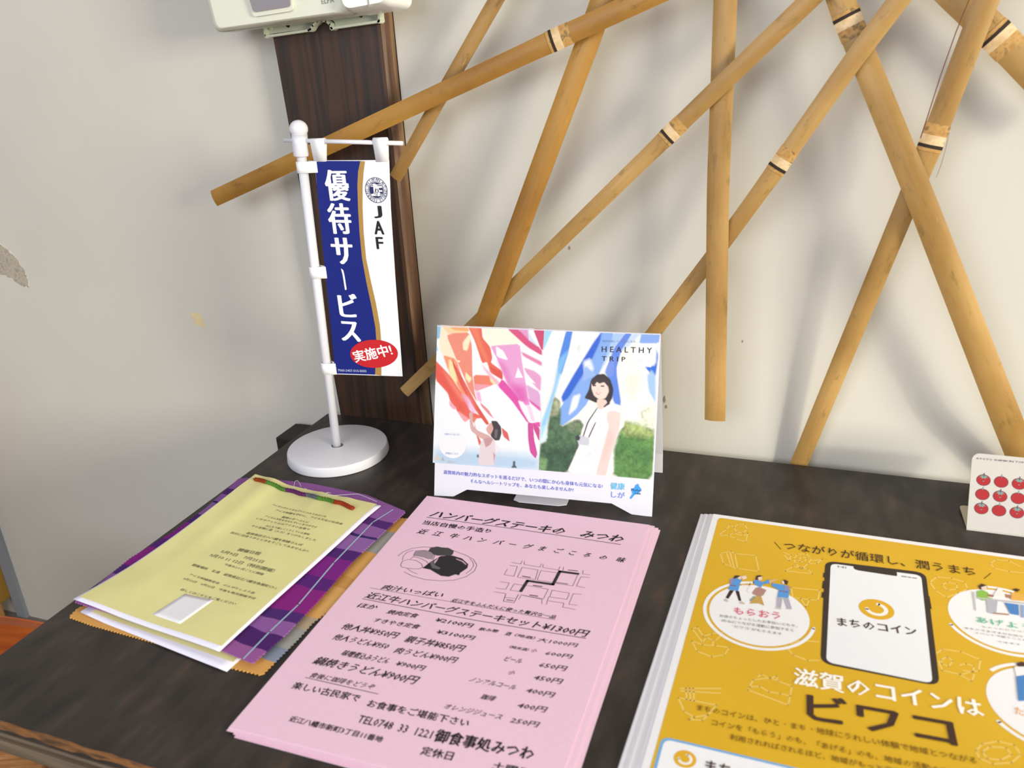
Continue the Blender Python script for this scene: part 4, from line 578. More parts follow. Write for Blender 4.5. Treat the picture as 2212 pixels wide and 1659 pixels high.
# ------------------------------------------------------------------ light unit on the post
cream=mat('cream_plastic','#dcdccb',.38,.4); cream2=mat('cream_plate','#ccd1bd',.5,.35); lampw=mat('lamp_white','#f4f5f0',.2,.5)
dev=empty('wall_light',Matrix.Translation((.066,-.0005,.45)),'cream plastic sensor light on its mounting plate at the top of the post','light'); DI=dev.matrix_basis.inverted()
def V_(o,x=None): B=o.matrix_basis.copy(); o.parent=dev; o.matrix_basis=DI@B; return o
YM=frame((0,0,0),(1,0,0),(0,0,1))  # local z points to the viewer (-y)
pl=[(-.0006,.423),(-.0004,.4128),(.0008,.4114),(.0516,.4140),(.0540,.4150),(.0570,.4180),(.0625,.4212),(.0670,.4218),(.0715,.4210),(.0750,.4183),(.0763,.4143),(.1290,.4171),(.1302,.4185),(.1296,.470),(-.0006,.470)]
inner=[(.0016,.4148),(.0508,.4166),(.0530,.4178),(.0560,.4212),(.0620,.4242),(.0670,.4246),(.0725,.4240),(.0775,.4212),(.0782,.4168),(.1272,.4196),(.1272,.470),(.0016,.470)]
V_(MB().prism(inner,.0005,.0035).build('mounting_plate',cream2,None,YM))
rim=MB();n=len(pl)
rimw=pl[:-1]
for a,b in zip(pl[:-2],pl[1:-1]): rim.add([],[])
def band(mb,P,w,z0,z1):
    for (x0,y0),(x1,y1) in zip(P[:-1],P[1:]):
        dx,dy=x1-x0,y1-y0;l=math.hypot(dx,dy); nx,ny=-dy/l*w,dx/l*w; ex,ey=dx/l*w*.4,dy/l*w*.4
        mb.prism([(x0-ex,y0-ey),(x1+ex,y1+ey),(x1+nx+ex,y1+ny+ey),(x0+nx-ex,y0+ny-ey)],z0,z1)
rim=MB(); band(rim,pl[:-1],.0022,.0005,.0095); o_=rim.build('plate_rim',cream2,None,YM); V_(o_)
for x,z in ((.0243,.4222),(.1067,.4258)): V_(MB().prism(disc((x,z),.0022,.0032,20,.5),.0034,.0038).build('screw_hole',mat('hole_dark','#2a1410',.8),None,YM))
V_(MB().prism([(.004,.4185),(.0065,.4185),(.0065,.4205),(.004,.4205)],.0035,.006).build('clip',cream2,None,YM))
V_(MB().prism([(.1235,.4225),(.1262,.4225),(.1262,.4265),(.1235,.4265)],.0035,.007).build('clip',cream2,None,YM))
def loft(name,sections,m):
    V=[];Fc=[];n=len(sections[0][0])
    for P,z in sections: V+=[(x,y,z) for x,y in P]
    for s in range(len(sections)-1):
        for k in range(n): Fc.append((s*n+k,s*n+(k+1)%n,(s+1)*n+(k+1)%n,(s+1)*n+k))
    Fc+=[tuple(range(n-1,-1,-1)),tuple((len(sections)-1)*n+k for k in range(n))]
    o=mesh(name,V,Fc,m,None,YM); 
    for p_ in o.data.polygons: p_.use_smooth=len(p_.vertices)==4
    es=o.modifiers.new('es','EDGE_SPLIT'); es.split_angle=math.radians(40); return o
def bodyP(g,gl=0): return roundpoly([(-.0268-g-gl,.4196-g*.3),(.1175+g,.4254-g*.3),(.1165+g,.545),(-.040-g-gl,.545)],.007,8)
V_(loft('housing',[(bodyP(.004,.012),.0100),(bodyP(.005,.010),.020),(bodyP(.003,.006),.036),(bodyP(.001,.001),.046),(bodyP(-.002),.0495),(bodyP(-.0045),.0505)],cream))
V_(loft('seam',[(bodyP(.0052,.0062),.0330),(bodyP(.0050,.0060),.0338)],mat('seam_grey','#9a9c90',.6)))
V_(MB().prism(roundpoly([(.0220,.4280),(.0655,.4303),(.0700,.470),(.0120,.470)],.004),.0500,.0530).build('lens_frame',cream,None,YM))
V_(MB().prism(roundpoly([(.0240,.4318),(.0645,.4340),(.0680,.470),(.0165,.470)],.003),.0530,.0545).build('sensor_lens',mat('lens','#8f8a90',.15,.5),None,YM))
V_(loft('lamp_head',[(roundpoly([(.1195,.4225),(.1700,.4262),(.175,.56),(.115,.56)],.008,6),.020),(roundpoly([(.1195,.4245),(.1690,.4282),(.174,.56),(.115,.56)],.009,6),.052),(roundpoly([(.1225,.4275),(.1665,.431),(.171,.56),(.117,.56)],.009,6),.0600)],lampw))
V_(MB().box((.1480,-.0607,.428),(.1490,-.055,.56)).build('lamp_seam',mat('seam_grey','#9a9c90',.6)))
t_=MB(); add_text(t_,'ELPA',(.0957,.4339),(.1086,.4345),.0042,.0508,0,.6,2); V_(t_.build('brand_lettering',mat('brand_grey','#8c8e86',.6),None,YM))
# ------------------------------------------------------------------ table flag on its stand
white=mat('white_plastic','#dddce4',.3,.5); whitec=mat('flag_white','#f3f3f6',.55,.3)
FO=Vector(D['flag_frame']); G=D['flag']; FM=frame(FO,(1,0,0),(0,0,1))
bx,by,rb=.07127,-.0913,.0522
stand=empty('flag_stand',Matrix.Translation((bx,by,0)),'white plastic stand with a round base and slim pole holding the small blue flag','stand')
prof=[(0,.0004),(rb*1.015,.0004),(rb*1.02,.0012),(rb*1.005,.0085),(rb*.992,.0100),(rb*.965,.0106),(.0068,.0106),(.0062,.0100),(.0060,.0040),(0,.0040)]
b_=MB().lathe(prof,96).build('base',white,stand,smooth=True); es=b_.modifiers.new('es','EDGE_SPLIT'); es.split_angle=math.radians(35)
py=-.0915-by+0.0
def fl(p,y=0.0): return Vector((FO.x+p[0]/1000-bx,FO.y-by+y,FO.z+p[1]/1000))
topc=fl((-12.4,5)); foot=Vector((-.0012,0,.003)); ball=fl((-11.2,27.0))
dirn=(topc-foot).normalized()
MB().tube([foot,foot.lerp(topc,.5),topc],.0044,20).build('pole',white,stand,smooth=True)
cap=MB(); L0=topc; up_=(ball-topc).normalized(); hh=(ball-topc).length
pts_=[];rr=[]
for s,r in [(-.001,.0066),(.0,.0071),(hh*.5,.0071),(hh*.85,.0072)]: pts_.append(L0+up_*s); rr.append(r)
for k in range(9):
    a=-math.pi/4+k*(math.pi*.75)/8; pts_.append(ball+up_*(.0078*math.sin(a)+.001)); rr.append(max(.0002,.0083*math.cos(a)))
cap.tube(pts_,rr,24); cap.build('pole_cap',white,stand,smooth=True)
r0,r1=fl(G['rod'][0]),fl(G['rod'][1])
MB().tube([r0,r1],.0019,14).build('cross_rod',white,stand,smooth=True)
flag=empty('table_flag',Matrix.Translation(FO),'small vertical blue and white flag with gold curve and red oval, on the stand','flag')
FL=MB(); FLM=frame((0,0,0),(1,0,0),(0,0,1))
FL.prism(mm(G['cloth']),-.0003,.0001); FL.build('flag_cloth',whitec,flag,FLM)
MB().poly(mm(G['blue']),.00022).build('blue_field',mat('flag_blue','#14237c',.5,.3),flag,FLM)
MB().poly(mm(G['gold']),.00026).build('gold_curve',mat('flag_gold','#b08a48',.45,.4),flag,FLM)
for P in G['tabs']:
    P=mm(P); x0=(P[0][0]+P[3][0])/2;x1=(P[1][0]+P[2][0])/2; zt=max(P[0][1],P[1][1])+.0006; zb=P[2][1]-.0005; V=[];Fc=[]
    prof_=[(.0004,zb)]+[(.0024*math.cos(a)+.0000,zt-.0027+.0024*math.sin(a)) for a in [k*math.pi/8 for k in range(9)]]+[(-.0006,zb)]
    for y,z in prof_: V+=[(x0 if z>zb else P[3][0],z,y),(x1 if z>zb else P[2][0],z,y)]
    for k in range(len(prof_)-1): Fc.append((2*k,2*k+1,2*k+3,2*k+2))
    o_=mesh('hanging_loop',V,Fc,whitec,flag,FLM,smooth=True); so=o_.modifiers.new('s','SOLIDIFY'); so.thickness=.0004
for P in G['side']:
    P=mm(P); zc=(P[0][1]+P[2][1])/2; hgt=abs(P[0][1]-P[2][1]); xr=P[1][0]+.0012
    ctr=foot.lerp(topc,(FO.z+zc-foot.z)/(topc.z-foot.z)); cxl=ctr.x+bx-FO.x; cyl=-(ctr.y+by-FO.y)
    R=.0052; V=[];Fc=[]; prof_=[(xr,.0004)]+[(cxl+R*math.cos(a),cyl+R*math.sin(a)) for a in [math.radians(d) for d in range(80,281,20)]]+[(xr,-.0006)]
    for x,y in prof_: V+=[(x,zc-hgt/2,y),(x,zc+hgt/2,y)]
    for k in range(len(prof_)-1): Fc.append((2*k,2*k+2,2*k+3,2*k+1))
    o_=mesh('side_loop',V,Fc,whitec,flag,FLM,smooth=True); so=o_.modifiers.new('s','SOLIDIFY'); so.thickness=.0005
ink=MB(); shadow=MB()
for ch,p0,p1 in G['chars']:
    a,b=mm([p0,p1])
    if ch=='ー':
        cx_=(a[0]+b[0])/2; ink.poly([(cx_-.0017,a[1]-.002),(cx_+.0006,a[1]-.0035),(cx_+.0012,a[1]-.008),(cx_+.0016,b[1]+.002),(cx_+.0008,b[1]+.0006),(cx_-.0004,b[1]+.001),(cx_-.0008,a[1]-.008)],.0004); continue
    add_glyph_box(ink,ch,(a[0]+.0012,a[1]-.0003),(b[0]-.0012,b[1]+.0003),.0004,.045 if ch in '優待' else .06,3,vb=.008)
tag(ink.build('lettering',mat('flag_letter','#fbfbfd',.5,.3),flag,FLM),kind='stuff')
ink=MB()
for ch,p0,p1 in G['jaf']: a,b=mm([p0,p1]); add_glyph_box(ink,ch,a,b,.0003,.06,2,vb=.02)
tag(ink.build('black_lettering',mat('flag_black','#1d1b1c',.5),flag,FLM),kind='stuff')
navy=mat('emblem_navy','#23285a',.5)
ec,er=mm([G['emb'][0],G['emb'][1]]); R=abs(ec[0]-er[0]); E_=MB(); E_.add([(x,y,.00030) for x,y in ring(ec,R*.955,R*1.0)[0]],ring(ec,R*.955,R)[1])
E_.add([(x,y,.00030) for x,y in ring(ec,R*.66,R*.70)[0]],ring(ec,R*.66,R*.70)[1]); E_.poly(disc(ec,R*.62,R*.62),.00030)
word='JAPAN・AUTOMOBILE・FEDERATION・'
for i,ch in enumerate(word):
    if ch=='・': continue
    a=math.pi/2+.52-i*2*math.pi/len(word); V,Fc=glyphs(ch,1,1.0); k=R*.24/.72; ca_,sa_=math.cos(a-math.pi/2),math.sin(a-math.pi/2)
    E_.add([(ec[0]+R*.73*math.cos(a)+((x-.3)*k)*ca_-(y*k)*sa_,ec[1]+R*.73*math.sin(a)+((x-.3)*k)*sa_+(y*k)*ca_,.0003) for x,y in V],Fc)
E_.build('emblem',navy,flag,FLM)
E_=MB()
for k in (-.42,-.3,.3,.42): E_.stroke([(ec[0]-R*.45,ec[1]+k*R),(ec[0]+R*.45,ec[1]+k*R)],R*.05,.00036)
for ch,x0,x1,y0,y1 in [('J',-.46,-.02,-.42,.5),('A',-.2,.3,-.3,.42),('F',.12,.52,-.45,.3)]: add_glyph_box(E_,ch,(ec[0]+x0*R,ec[1]+y0*R),(ec[0]+x1*R,ec[1]+y1*R),.0004,.07,2)
tag(E_.build('monogram',mat('flag_letter','#fbfbfd',.5,.3),flag,FLM),kind='stuff')
rc,rl_,rt=mm(G['red']); MB().poly(disc(rc,abs(rc[0]-rl_[0]),abs(rt[1]-rc[1]),64,.16),.00050).build('red_oval',mat('flag_red','#c81e28',.5),flag,FLM)
print_texts(G['text'],flag,'oval_lettering','#ffffff',.00056,2)
for o in list(flag.children):
    if o.name.startswith('oval_lettering'): o.matrix_local=FLM
# ------------------------------------------------------------------ tent card with the two photographs
CA=D['cal']; CF=frame(*D['cal_frame'])
tent=empty('tent_card',Matrix.Translation(Vector(D['cal_frame'][0])),'white tent card with two photographs and bilingual title, standing before the bamboo','card')
TIn=tent.matrix_basis.inverted(); card=mat('card_white','#d6d5df',.5,.3)
MB().prism(mm(CA['outline']),-.0006,0).build('front_panel',card,tent,TIn@CF)
# ridge and rear panel
O=Vector(D['cal_frame'][0]); u=Vector(D['cal_frame'][1]).normalized(); back=Vector((-u.y,u.x,0)); out=mm(CA['outline'])
def onfront(q): return CF@Vector((q[0],q[1],0))
tl,tr=onfront(out[0]),onfront(out[2]); wdt=(Vector(CF.inverted()@tr)-Vector(CF.inverted()@tl)).length
rr0=O+back*.082+u*(-.001)+Vector((0,0,.0006)); rr1=rr0+u*.206
V=[tl,tr,rr1+Vector((0,0,.02)),rr1,rr1-u*.018,rr1-u*.038+Vector((0,0,.009)),rr0+u*.038+Vector((0,0,.009)),rr0+u*.018,rr0,rr0+Vector((0,0,.02))]
o_=mesh('rear_panel',[TIn@v for v in V],[tuple(range(10))],card,tent); so=o_.modifiers.new('s','SOLIDIFY'); so.thickness=.0007
f0=O+u*.077+back*(.0150)+Vector((0,0,.0012)); 
V=[f0-back*.0105,f0+u*.006-back*.0135,f0+u*.043-back*.0135,f0+u*.050-back*.0105,f0+u*.050+back*.06,f0+back*.06]
o_=mesh('bottom_flap',[TIn@v for v in V],[tuple(range(6))],card,tent); so=o_.modifiers.new('s','SOLIDIFY'); so.thickness=.0006
# photographs, painted as colour on a fine flat grid
def lin(h): return np.array(srgb(h)[:3])
def photo(name,quad,polys,base,nu,nv,post=None):
    q=[np.array(p)/1000 for p in quad]; U,Vv=np.meshgrid(np.linspace(0,1,nu),np.linspace(0,1,nv)); U=U.ravel();Vv=Vv.ravel()
    TL,TR,BR,BL=q; X=((1-U)*(1-Vv))[:,None]*TL+(U*(1-Vv))[:,None]*TR+(U*Vv)[:,None]*BR+((1-U)*Vv)[:,None]*BL
    C=np.tile(lin(base),(len(X),1)); Xm=X*1000
    for P,col,f,al in polys:
        P=np.array(P)
        if len(P)>3:
            for _ in range(1):
                Q_=np.roll(P,-1,0); P=np.stack([P*.87+Q_*.13,P*.13+Q_*.87],1).reshape(-1,2)
        f=f*1.5; f=max(f,.45)*.5; lo=P.min(0)-f;hi=P.max(0)+f; idx=np.where(((Xm>=lo)&(Xm<=hi)).all(1))[0]
        if not len(idx): continue
        pt=Xm[idx]; ins=np.zeros(len(pt),bool); dist=np.full(len(pt),1e9)
        for i in range(len(P)):
            a,b=P[i],P[(i+1)%len(P)]; ab=b-a; t=np.clip(((pt-a)@ab)/(ab@ab+1e-9),0,1); dist=np.minimum(dist,np.hypot(*(pt-a-t[:,None]*ab).T))
            if a[1]!=b[1]:
                c=((a[1]>pt[:,1])!=(b[1]>pt[:,1]))&(pt[:,0]<(b[0]-a[0])*(pt[:,1]-a[1])/(b[1]-a[1])+a[0]); ins^=c
        w=np.clip(.5+np.where(ins,dist,-dist)/f,0,1)*al; C[idx]=C[idx]*(1-w[:,None])+lin(col)*w[:,None]
    if post: C=post(Xm,C)
    C=C*.80
    V=np.c_[X,np.zeros(len(X))]; ii=np.arange(nu-1);jj=np.arange(nv-1); I,J=np.meshgrid(ii,jj); a=(J*nu+I).ravel(); Fc=np.c_[a,a+nu,a+nu+1,a+1]
    me=bpy.data.meshes.new(name); me.from_pydata(V.tolist(),[],Fc.tolist()); at=me.color_attributes.new('print','FLOAT_COLOR','POINT')
    at.data.foreach_set('color',np.c_[C,np.ones(len(C))].astype(np.float32).ravel())
    if 'photo_print' not in MATS:
        m=mat('photo_print','#fff',.45,.3); n=m.node_tree.nodes.new('ShaderNodeVertexColor'); n.layer_name='print'; m.node_tree.links.new(n.outputs[0],m.node_tree.nodes['Principled BSDF'].inputs['Base Color'])
    me.materials.append(MATS['photo_print']); o=bpy.data.objects.new(name,me); return link(o,tent,TIn@CF@Matrix.Translation((0,0,.00012)))
rng=np.random.default_rng(2)
def smooth_noise(X,s,seed):
    r=np.random.default_rng(seed); g=r.random((160,160)); x=X[:,0]/s+20; y=X[:,1]/s+20; xi=np.floor(x).astype(int);yi=np.floor(y).astype(int); fx=x-xi;fy=y-yi; xi%=159;yi%=159
    return g[xi,yi]*(1-fx)*(1-fy)+g[xi+1,yi]*fx*(1-fy)+g[xi,yi+1]*(1-fx)*fy+g[xi+1,yi+1]*fx*fy
def leaves(X,C):
    g=(C[:,1]>C[:,0]*1.03)&(C[:,1]>C[:,2]*1.08); n=.45+1.1*(.55*smooth_noise(X,4,1)+.45*smooth_noise(X,1.5,2)); C=C.copy(); C[g]*=n[g][:,None]
    br=(C.min(1)>.75); n2=1-.10*smooth_noise(X,3,5)*(smooth_noise(X,2,6)>.6); C[br]*=n2[br][:,None]; return C
def silk(X,C): return C*(.985+.03*smooth_noise(X@np.array([[.9,.4],[-.4,.9]])*np.array([1,.25]),1.5,9))[:,None]
photo('left_photograph',CA['L'],CA['Lp'],'#f3f6fb',250,310,silk)
photo('right_photograph',CA['R'],CA['Rp'],'#f8f8f0',250,310,leaves)
TF=TIn@CF
pn=empty('print_holder'); 
def texts_on(T,parent,name,default,z,M_,res=1):
    before=set(parent.children); print_texts(T,parent,name,default,z,res)
    for o in parent.children:
        if o not in before: o.matrix_local=M_
bpy.data.objects.remove(pn)
lc,lr=mm(CA['Lc']); MB().poly(disc(lc,abs(lc[0]-lr[0])),.0002).build('white_roundel',mat('roundel','#dcdde2',.6),tent,TF)
texts_on(CA['text'],tent,'card_lettering','#5560c4',.00032,TF,2)
MB().poly(mm(CA['mark']),.0003).build('lake_mark',mat('lake_blue','#3a94e2',.6),tent,TF)
k0=Vector(mm([CA['text'][6][1]])[0]) if False else None
# ------------------------------------------------------------------ tomato card
K=D['card']; KO=Vector(D['card_frame'][0]); KF=frame(*D['card_frame'])
kc=empty('tomato_card',Matrix.Translation(KO),'off-white card stand printed with rows of red tomatoes at the right edge','card'); KI=kc.matrix_basis.inverted()
ivory=mat('ivory_card','#b9b5b1',.6,.3); H=K['TL'][1]/1000; Wc=.098
P=[(0,0),(Wc,0)]+[(Wc-.006+.006*math.sin(a),H-.006+.006*math.cos(a)) for a in [math.pi/2*(1-k/6) for k in range(7)]]+[(.006-.006*math.sin(a),H-.006+.006*math.cos(a)) for a in [math.pi/2*k/6 for k in range(7)]]
MB().prism(P,-.0007,0).build('front_panel',ivory,kc,KI@KF)
ft=MB().prism(roundpoly([(.0002,.001),(.0978,.001),(.0995,.040),(-.0015,.036)],.004),.0002,.0009).build('rear_foot',mat('ivory_shade','#b9ae96',.6),kc,Matrix.Rotation(math.radians(3),4,'X'))
MB().tube([(0,0,.0005),(Wc,.0004,.0005)],.0006,8).build('fold',ivory,kc)
cols=sorted(set(round(t[0][0]) for t in K['tom'])); px_=12.75
rows=[42.1,30.4,18.8]; tomato=mat('tomato_red','#9a0f18',.5); outl=mat('tomato_outline','#3c3a52',.6); calyx=mat('calyx','#6d8a84',.6)
rx=K['rx']/1000
for c in range(7):
    for r in range(3):
        cc=((9.53+12.75*c)/1000,rows[r]/1000)
        t=MB(); t.poly(disc(cc,rx*1.07,rx*.96,32),.00010,1); t.poly(disc(cc,rx,rx*.88,32),.00016,0)
        top_=(cc[0],cc[1]+rx*.62)
        if (c+r)%2==0:
            star=[]
            for k in range(14):
                a=2*math.pi*k/14+.2; q=(1.0 if k%2 else .5); star.append((top_[0]+rx*.72*q*math.cos(a),top_[1]+rx*.42*q*math.sin(a)-rx*.05))
            t.poly(star,.00022,2); t.stroke([(top_[0],top_[1]),(top_[0]+rx*.05,top_[1]+rx*.55)],rx*.12,.00024,1)
            t.stroke([(cc[0]-rx*.1,cc[1]-rx*.1),(cc[0],cc[1]-rx*.28),(cc[0]+rx*.12,cc[1]-rx*.1)],rx*.07,.00022,2)
        else: t.stroke([(top_[0],cc[1]+rx*.80),(top_[0]+rx*.05,cc[1]+rx*1.25)],rx*.12,.00020,2)
        t.build('tomato_print',[tomato,outl,calyx],kc,KI@KF)
texts_on(K['text'],kc,'card_lettering','#5a5658',.0002,KI@KF,1)
# ------------------------------------------------------------------ pink menu sheets
pinkm=noisy('pink_paper',[(.3,'#eec8dd'),(.7,'#f1cce1')],nscale=400,detail=2,rough=.75,spec=.2)
PO,pa=D['pink_frame']; PM=flatframe(Vector(PO),pa)
def sheet(name,W_,H_,th,m,M_,label,cat,group=None,curl=0,seed=0):
    nx,ny=12,16; V=[];Fc=[]
    rs=random.Random(seed)
    for j in range(ny+1):
        for i in range(nx+1):
            x=W_*i/nx; y=-H_*j/ny; z=curl*((1-i/nx)**3*(j/ny)**3); V.append((x,y,z))
    n=len(V); V+=[(x,y,z-th) for x,y,z in V]
    for j in range(ny):
        for i in range(nx): a=j*(nx+1)+i; Fc+=[(a,a+nx+1,a+nx+2,a+1),(n+a,n+a+1,n+a+nx+2,n+a+nx+1)]
    for i in range(nx): Fc+=[(i,i+1,n+i+1,n+i)]; a=ny*(nx+1)+i; Fc+=[(a,n+a,n+a+1,a+1)]
    for j in range(ny): a=j*(nx+1); Fc+=[(a,n+a,n+a+nx+1,a+nx+1)]; a+=nx; Fc+=[(a,a+nx+1,n+a+nx+1,n+a)]
    root=empty(name,M_,label,cat,group); mesh('paper',V,Fc,m,root); return root
ORD=['second','third','fourth','fifth','sixth','lowest']
offs=[(.0012,-.0022,-.004),(.0044,.0002,.0),(.0066,-.0030,-.004),(.0078,-.0018,.003),(.0098,-.0022,-.006),(.0098,-.0042,-.010)]
for i,(dx,dy,da) in enumerate(offs):
    z=.0019-.00030*i
    sheet('menu_sheet',.210,.297,.00025,pinkm,PM@Matrix.Translation((dx*(1.0),dy,z-PO[2]))@Matrix.Rotation(da,4,'Z'),ORD[i]+' pink menu sheet from the top of its pile, only its margin showing','paper','pink menu sheets in the pile below the top one')
ps=sheet('menu_sheet',.210,.297,.00025,pinkm,PM,'top pink menu sheet printed in black with a plate drawing, map and prices','paper','pink menu sheets')
print_texts(D['pink_text'],ps,'menu_lettering','#262024',.00012)
ln=MB()
for P,w in D['pink_lines']: ln.stroke(mm(P),w/1000,.00010)
tag(ln.build('ruled_lines',flat('#3a3237'),ps),kind='stuff')
for j,(P,c) in enumerate(D['pink_polys']): MB().poly(mm(P),.00008+.00002*j).build('plate_drawing',flat(c),ps)
# ------------------------------------------------------------------ yellow-orange flyers
FY=D['fly']; YO,ya=D['fly_frame']; YM2=flatframe(Vector(YO),ya); flyw=mat('flyer_white','#f1f0f6',.45,.35); orangep=noisy('flyer_orange',[(.3,'#dcae1f'),(.7,'#e0b224')],nscale=20,rough=.45,spec=.35)
FW,FH=.257,.364
offf=[(-.0018,-.0004,.0010),(-.0034,.0012,-.002),(-.0062,.0008,.0035),(-.0078,.0022,.0040),(-.0100,.0018,.0075),(-.0112,.0030,.0062)]
for i,(dx,dy,da) in enumerate(offf):
    r_=sheet('coin_flyer',FW,FH,.00035,flyw,YM2@Matrix.Translation((dx,dy,-.00060*(i+1)))@Matrix.Rotation(-da*1.2,4,'Z'),ORD[i]+' orange flyer from the top of its pile, only its white margin showing','flyer','orange flyers in the pile below the top one')
    MB().poly([(.0050,-.0050),(FW-.005,-.005),(FW-.005,-FH+.005),(.0050,-FH+.005)],.00008).build('orange_field',orangep,r_)
fy=sheet('coin_flyer',FW,FH,.00035,flyw,YM2,'top orange flyer with a drawn telephone, white circles and big brown lettering','flyer','orange flyers')
MB().poly(roundpoly([(.0050,-.0050),(FW-.0045,-.0050),(FW-.0045,-FH+.005),(.0046,-FH+.005)],.004),.00008).build('orange_field',orangep,fy)
for j,(P,w,c) in enumerate([l for l in FY['lines'] if l[2]!='#efc969']): tag(MB().stroke(mm(P),w/1000,.00030).build('stroke_mark',flat(c),fy),kind='stuff')
lm=MB()
for P,w,c in FY['lines']:
    if c=='#efc969': lm.stroke(mm(P),w/1000,.00012)
tag(lm.build('pale_outline_drawings',flat('#efcd74'),fy),kind='stuff')
whitep=flat('#f4f3f8',.45)
cl_,cr_,ct=mm(FY['circA']); Rr=(cr_[0]-cl_[0])/2; ca0=((cl_[0]+cr_[0])/2,(cl_[1]+cr_[1])/2)
cb=mm([FY['circB']])[0]; cc_=mm([FY['circC']])[0]
for c0,(a0,a1) in [(ca0,(100,352)),((cb[0]+Rr,cb[1]-.004),(205,330)),((cc_[0]+Rr,cc_[1]-.004),(215,330))]:
    MB().poly(disc(c0,Rr),.00016).build('white_circle',whitep,fy)
    rg=MB(); V,Fc=ring(c0,Rr*1.055,Rr*1.13,a0,a1); rg.add([(x,y,.00018) for x,y in V],Fc)
    for a in (a0,a1): rg.poly(disc((c0[0]+Rr*1.0925*math.cos(math.radians(a)),c0[1]+Rr*1.0925*math.sin(math.radians(a))),Rr*.0375,None,16),.00018)
    rg.build('circle_swoosh',whitep,fy)
for c0,(a0,a1) in [((cb[0]+Rr,cb[1]-.004),(72,98)),((cc_[0]+Rr,cc_[1]-.004),(108,140))]:
    rg=MB(); V,Fc=ring(c0,Rr*1.055,Rr*1.13,a0,a1,16); rg.add([(x,y,.00018) for x,y in V],Fc); rg.build('circle_swoosh',whitep,fy)
browni=flat('#3f352f',.5)
MB().poly(roundpoly(mm(FY['phone']),.0085),.00022).build('drawn_phone',browni,fy); MB().poly(roundpoly(mm(FY['screen']),.0052),.00028).build('drawn_screen',flat('#f1f2f9',.5),fy)
MB().poly(roundpoly(mm(FY['notch']),.0015),.00034).build('drawn_notch',browni,fy)
for P in FY['buttons']: MB().poly(mm(P),.00023).build('drawn_button',browni,fy)
def coin(c,R,z):
    g=flat('#e2b02c',.5); MB().poly(disc(c,R),z).build('coin_mark',g,fy)
    V,Fc=ring(c,R*.42,R*.66,-170,78,40); w=MB(); w.add([(x,y,z+.00005) for x,y in V],Fc)
    for a in (-170,78): w.poly(disc((c[0]+R*.54*math.cos(math.radians(a)),c[1]+R*.54*math.sin(math.radians(a))),R*.12,None,16),z+.00005)
    w.build('coin_swirl',flat('#f6f4f2',.5),fy)
c0,c1,c2=mm(FY['coin']); coin(c0,(c2[0]-c1[0])/2,.00036)
bt=mm([FY['box'],FY['boxR'],FY['boxB']]); bx0=bt[2][0]*.5+bt[0][0]*.5-.002; btop=bt[0][1]
MB().poly(roundpoly([(bx0,btop+.001),(FW-.016,btop+.001),(FW-.016,-FH+.014),(bx0,-FH+.014)],.006),.00014).build('blue_frame',flat('#78b0e6',.5),fy)
MB().poly(roundpoly([(bx0+.0018,btop-.0008),(FW-.0178,btop-.0008),(FW-.0178,-FH+.0158),(bx0+.0018,-FH+.0158)],.005),.00020).build('white_box',flat('#f4f4fa',.5),fy)
d0,d1=mm(FY['coin2']); coin(d0,abs(d0[0]-d1[0]),.00026)
for j,(P,c) in enumerate(FY['polys']): MB().poly(mm(P),.00024+.000006*j).build('drawn_figure',flat(c,.5),fy)
print_texts(FY['text'],fy,'flyer_lettering','#4a342c',.00046)
# ------------------------------------------------------------------ the two yellow leaflets on cloth
YL=D['yel']; EO,ea=D['yel_frame']; EM=flatframe(Vector(EO),ea)
def zf(x,y):
    u=x/.15; v=-y/.21
    z=.0006*math.sin(u*9+v*3)*math.sin(v*5+.5)*(1-.3*u)
    z+=.0022*math.exp(-((u-.16-.1*v)/.07)**2)*max(0,1-1.1*v)
    z+=.0045*max(0,.26-u)/.26*max(0,1-1.15*v)
    z+=.0030*max(0,.35-u)*max(0,v-.75)*8
    z-=.0012*max(0,1-v*9)
    z+=.0009*math.exp(-((u-.55-(.25*v))/.035)**2)*max(0,1-v*2.6)+.0008*math.exp(-((u-.75)/.03)**2)*max(0,1-v*4)
    return z
def quadgrid(name,Q,nx,ny,z0,m,parent,th=0,f=zf,bow=0):
    Q=[Vector(q) for q in mm(Q)]; V=[];Fc=[]
    for j in range(ny+1):
        for i in range(nx+1):
            s,t=i/nx,j/ny; q=Q[0].lerp(Q[1],s).lerp(Q[3].lerp(Q[2],s),t); V.append((q.x+bow*math.sin(math.pi*min(1,t*1.0))*(1-s)**2.5,q.y,f(q.x,q.y)+z0))
    for j in range(ny):
        for i in range(nx): a=j*(nx+1)+i; Fc.append((a,a+nx+1,a+nx+2,a+1))
    o=mesh(name,V,Fc,m,parent,smooth=True)
    if th: so=o.modifiers.new('s','SOLIDIFY'); so.thickness=th; so.offset=-1
    return o
def pinked(P,amp,pitch,skip=()):
    P=ccw(mm(P)); out=[]
    for i in range(len(P)):
        a,b=Vector(P[i]),Vector(P[(i+1)%len(P)]); L=(b-a).length; n=max(1,int(L/pitch)); d=(b-a)/L; nn=Vector((d.y,-d.x))
        for k in range(n): out.append(tuple(a+d*L*(k/n))); out.append(tuple(a+d*L*((k+.5)/n)+nn*amp))
    return out
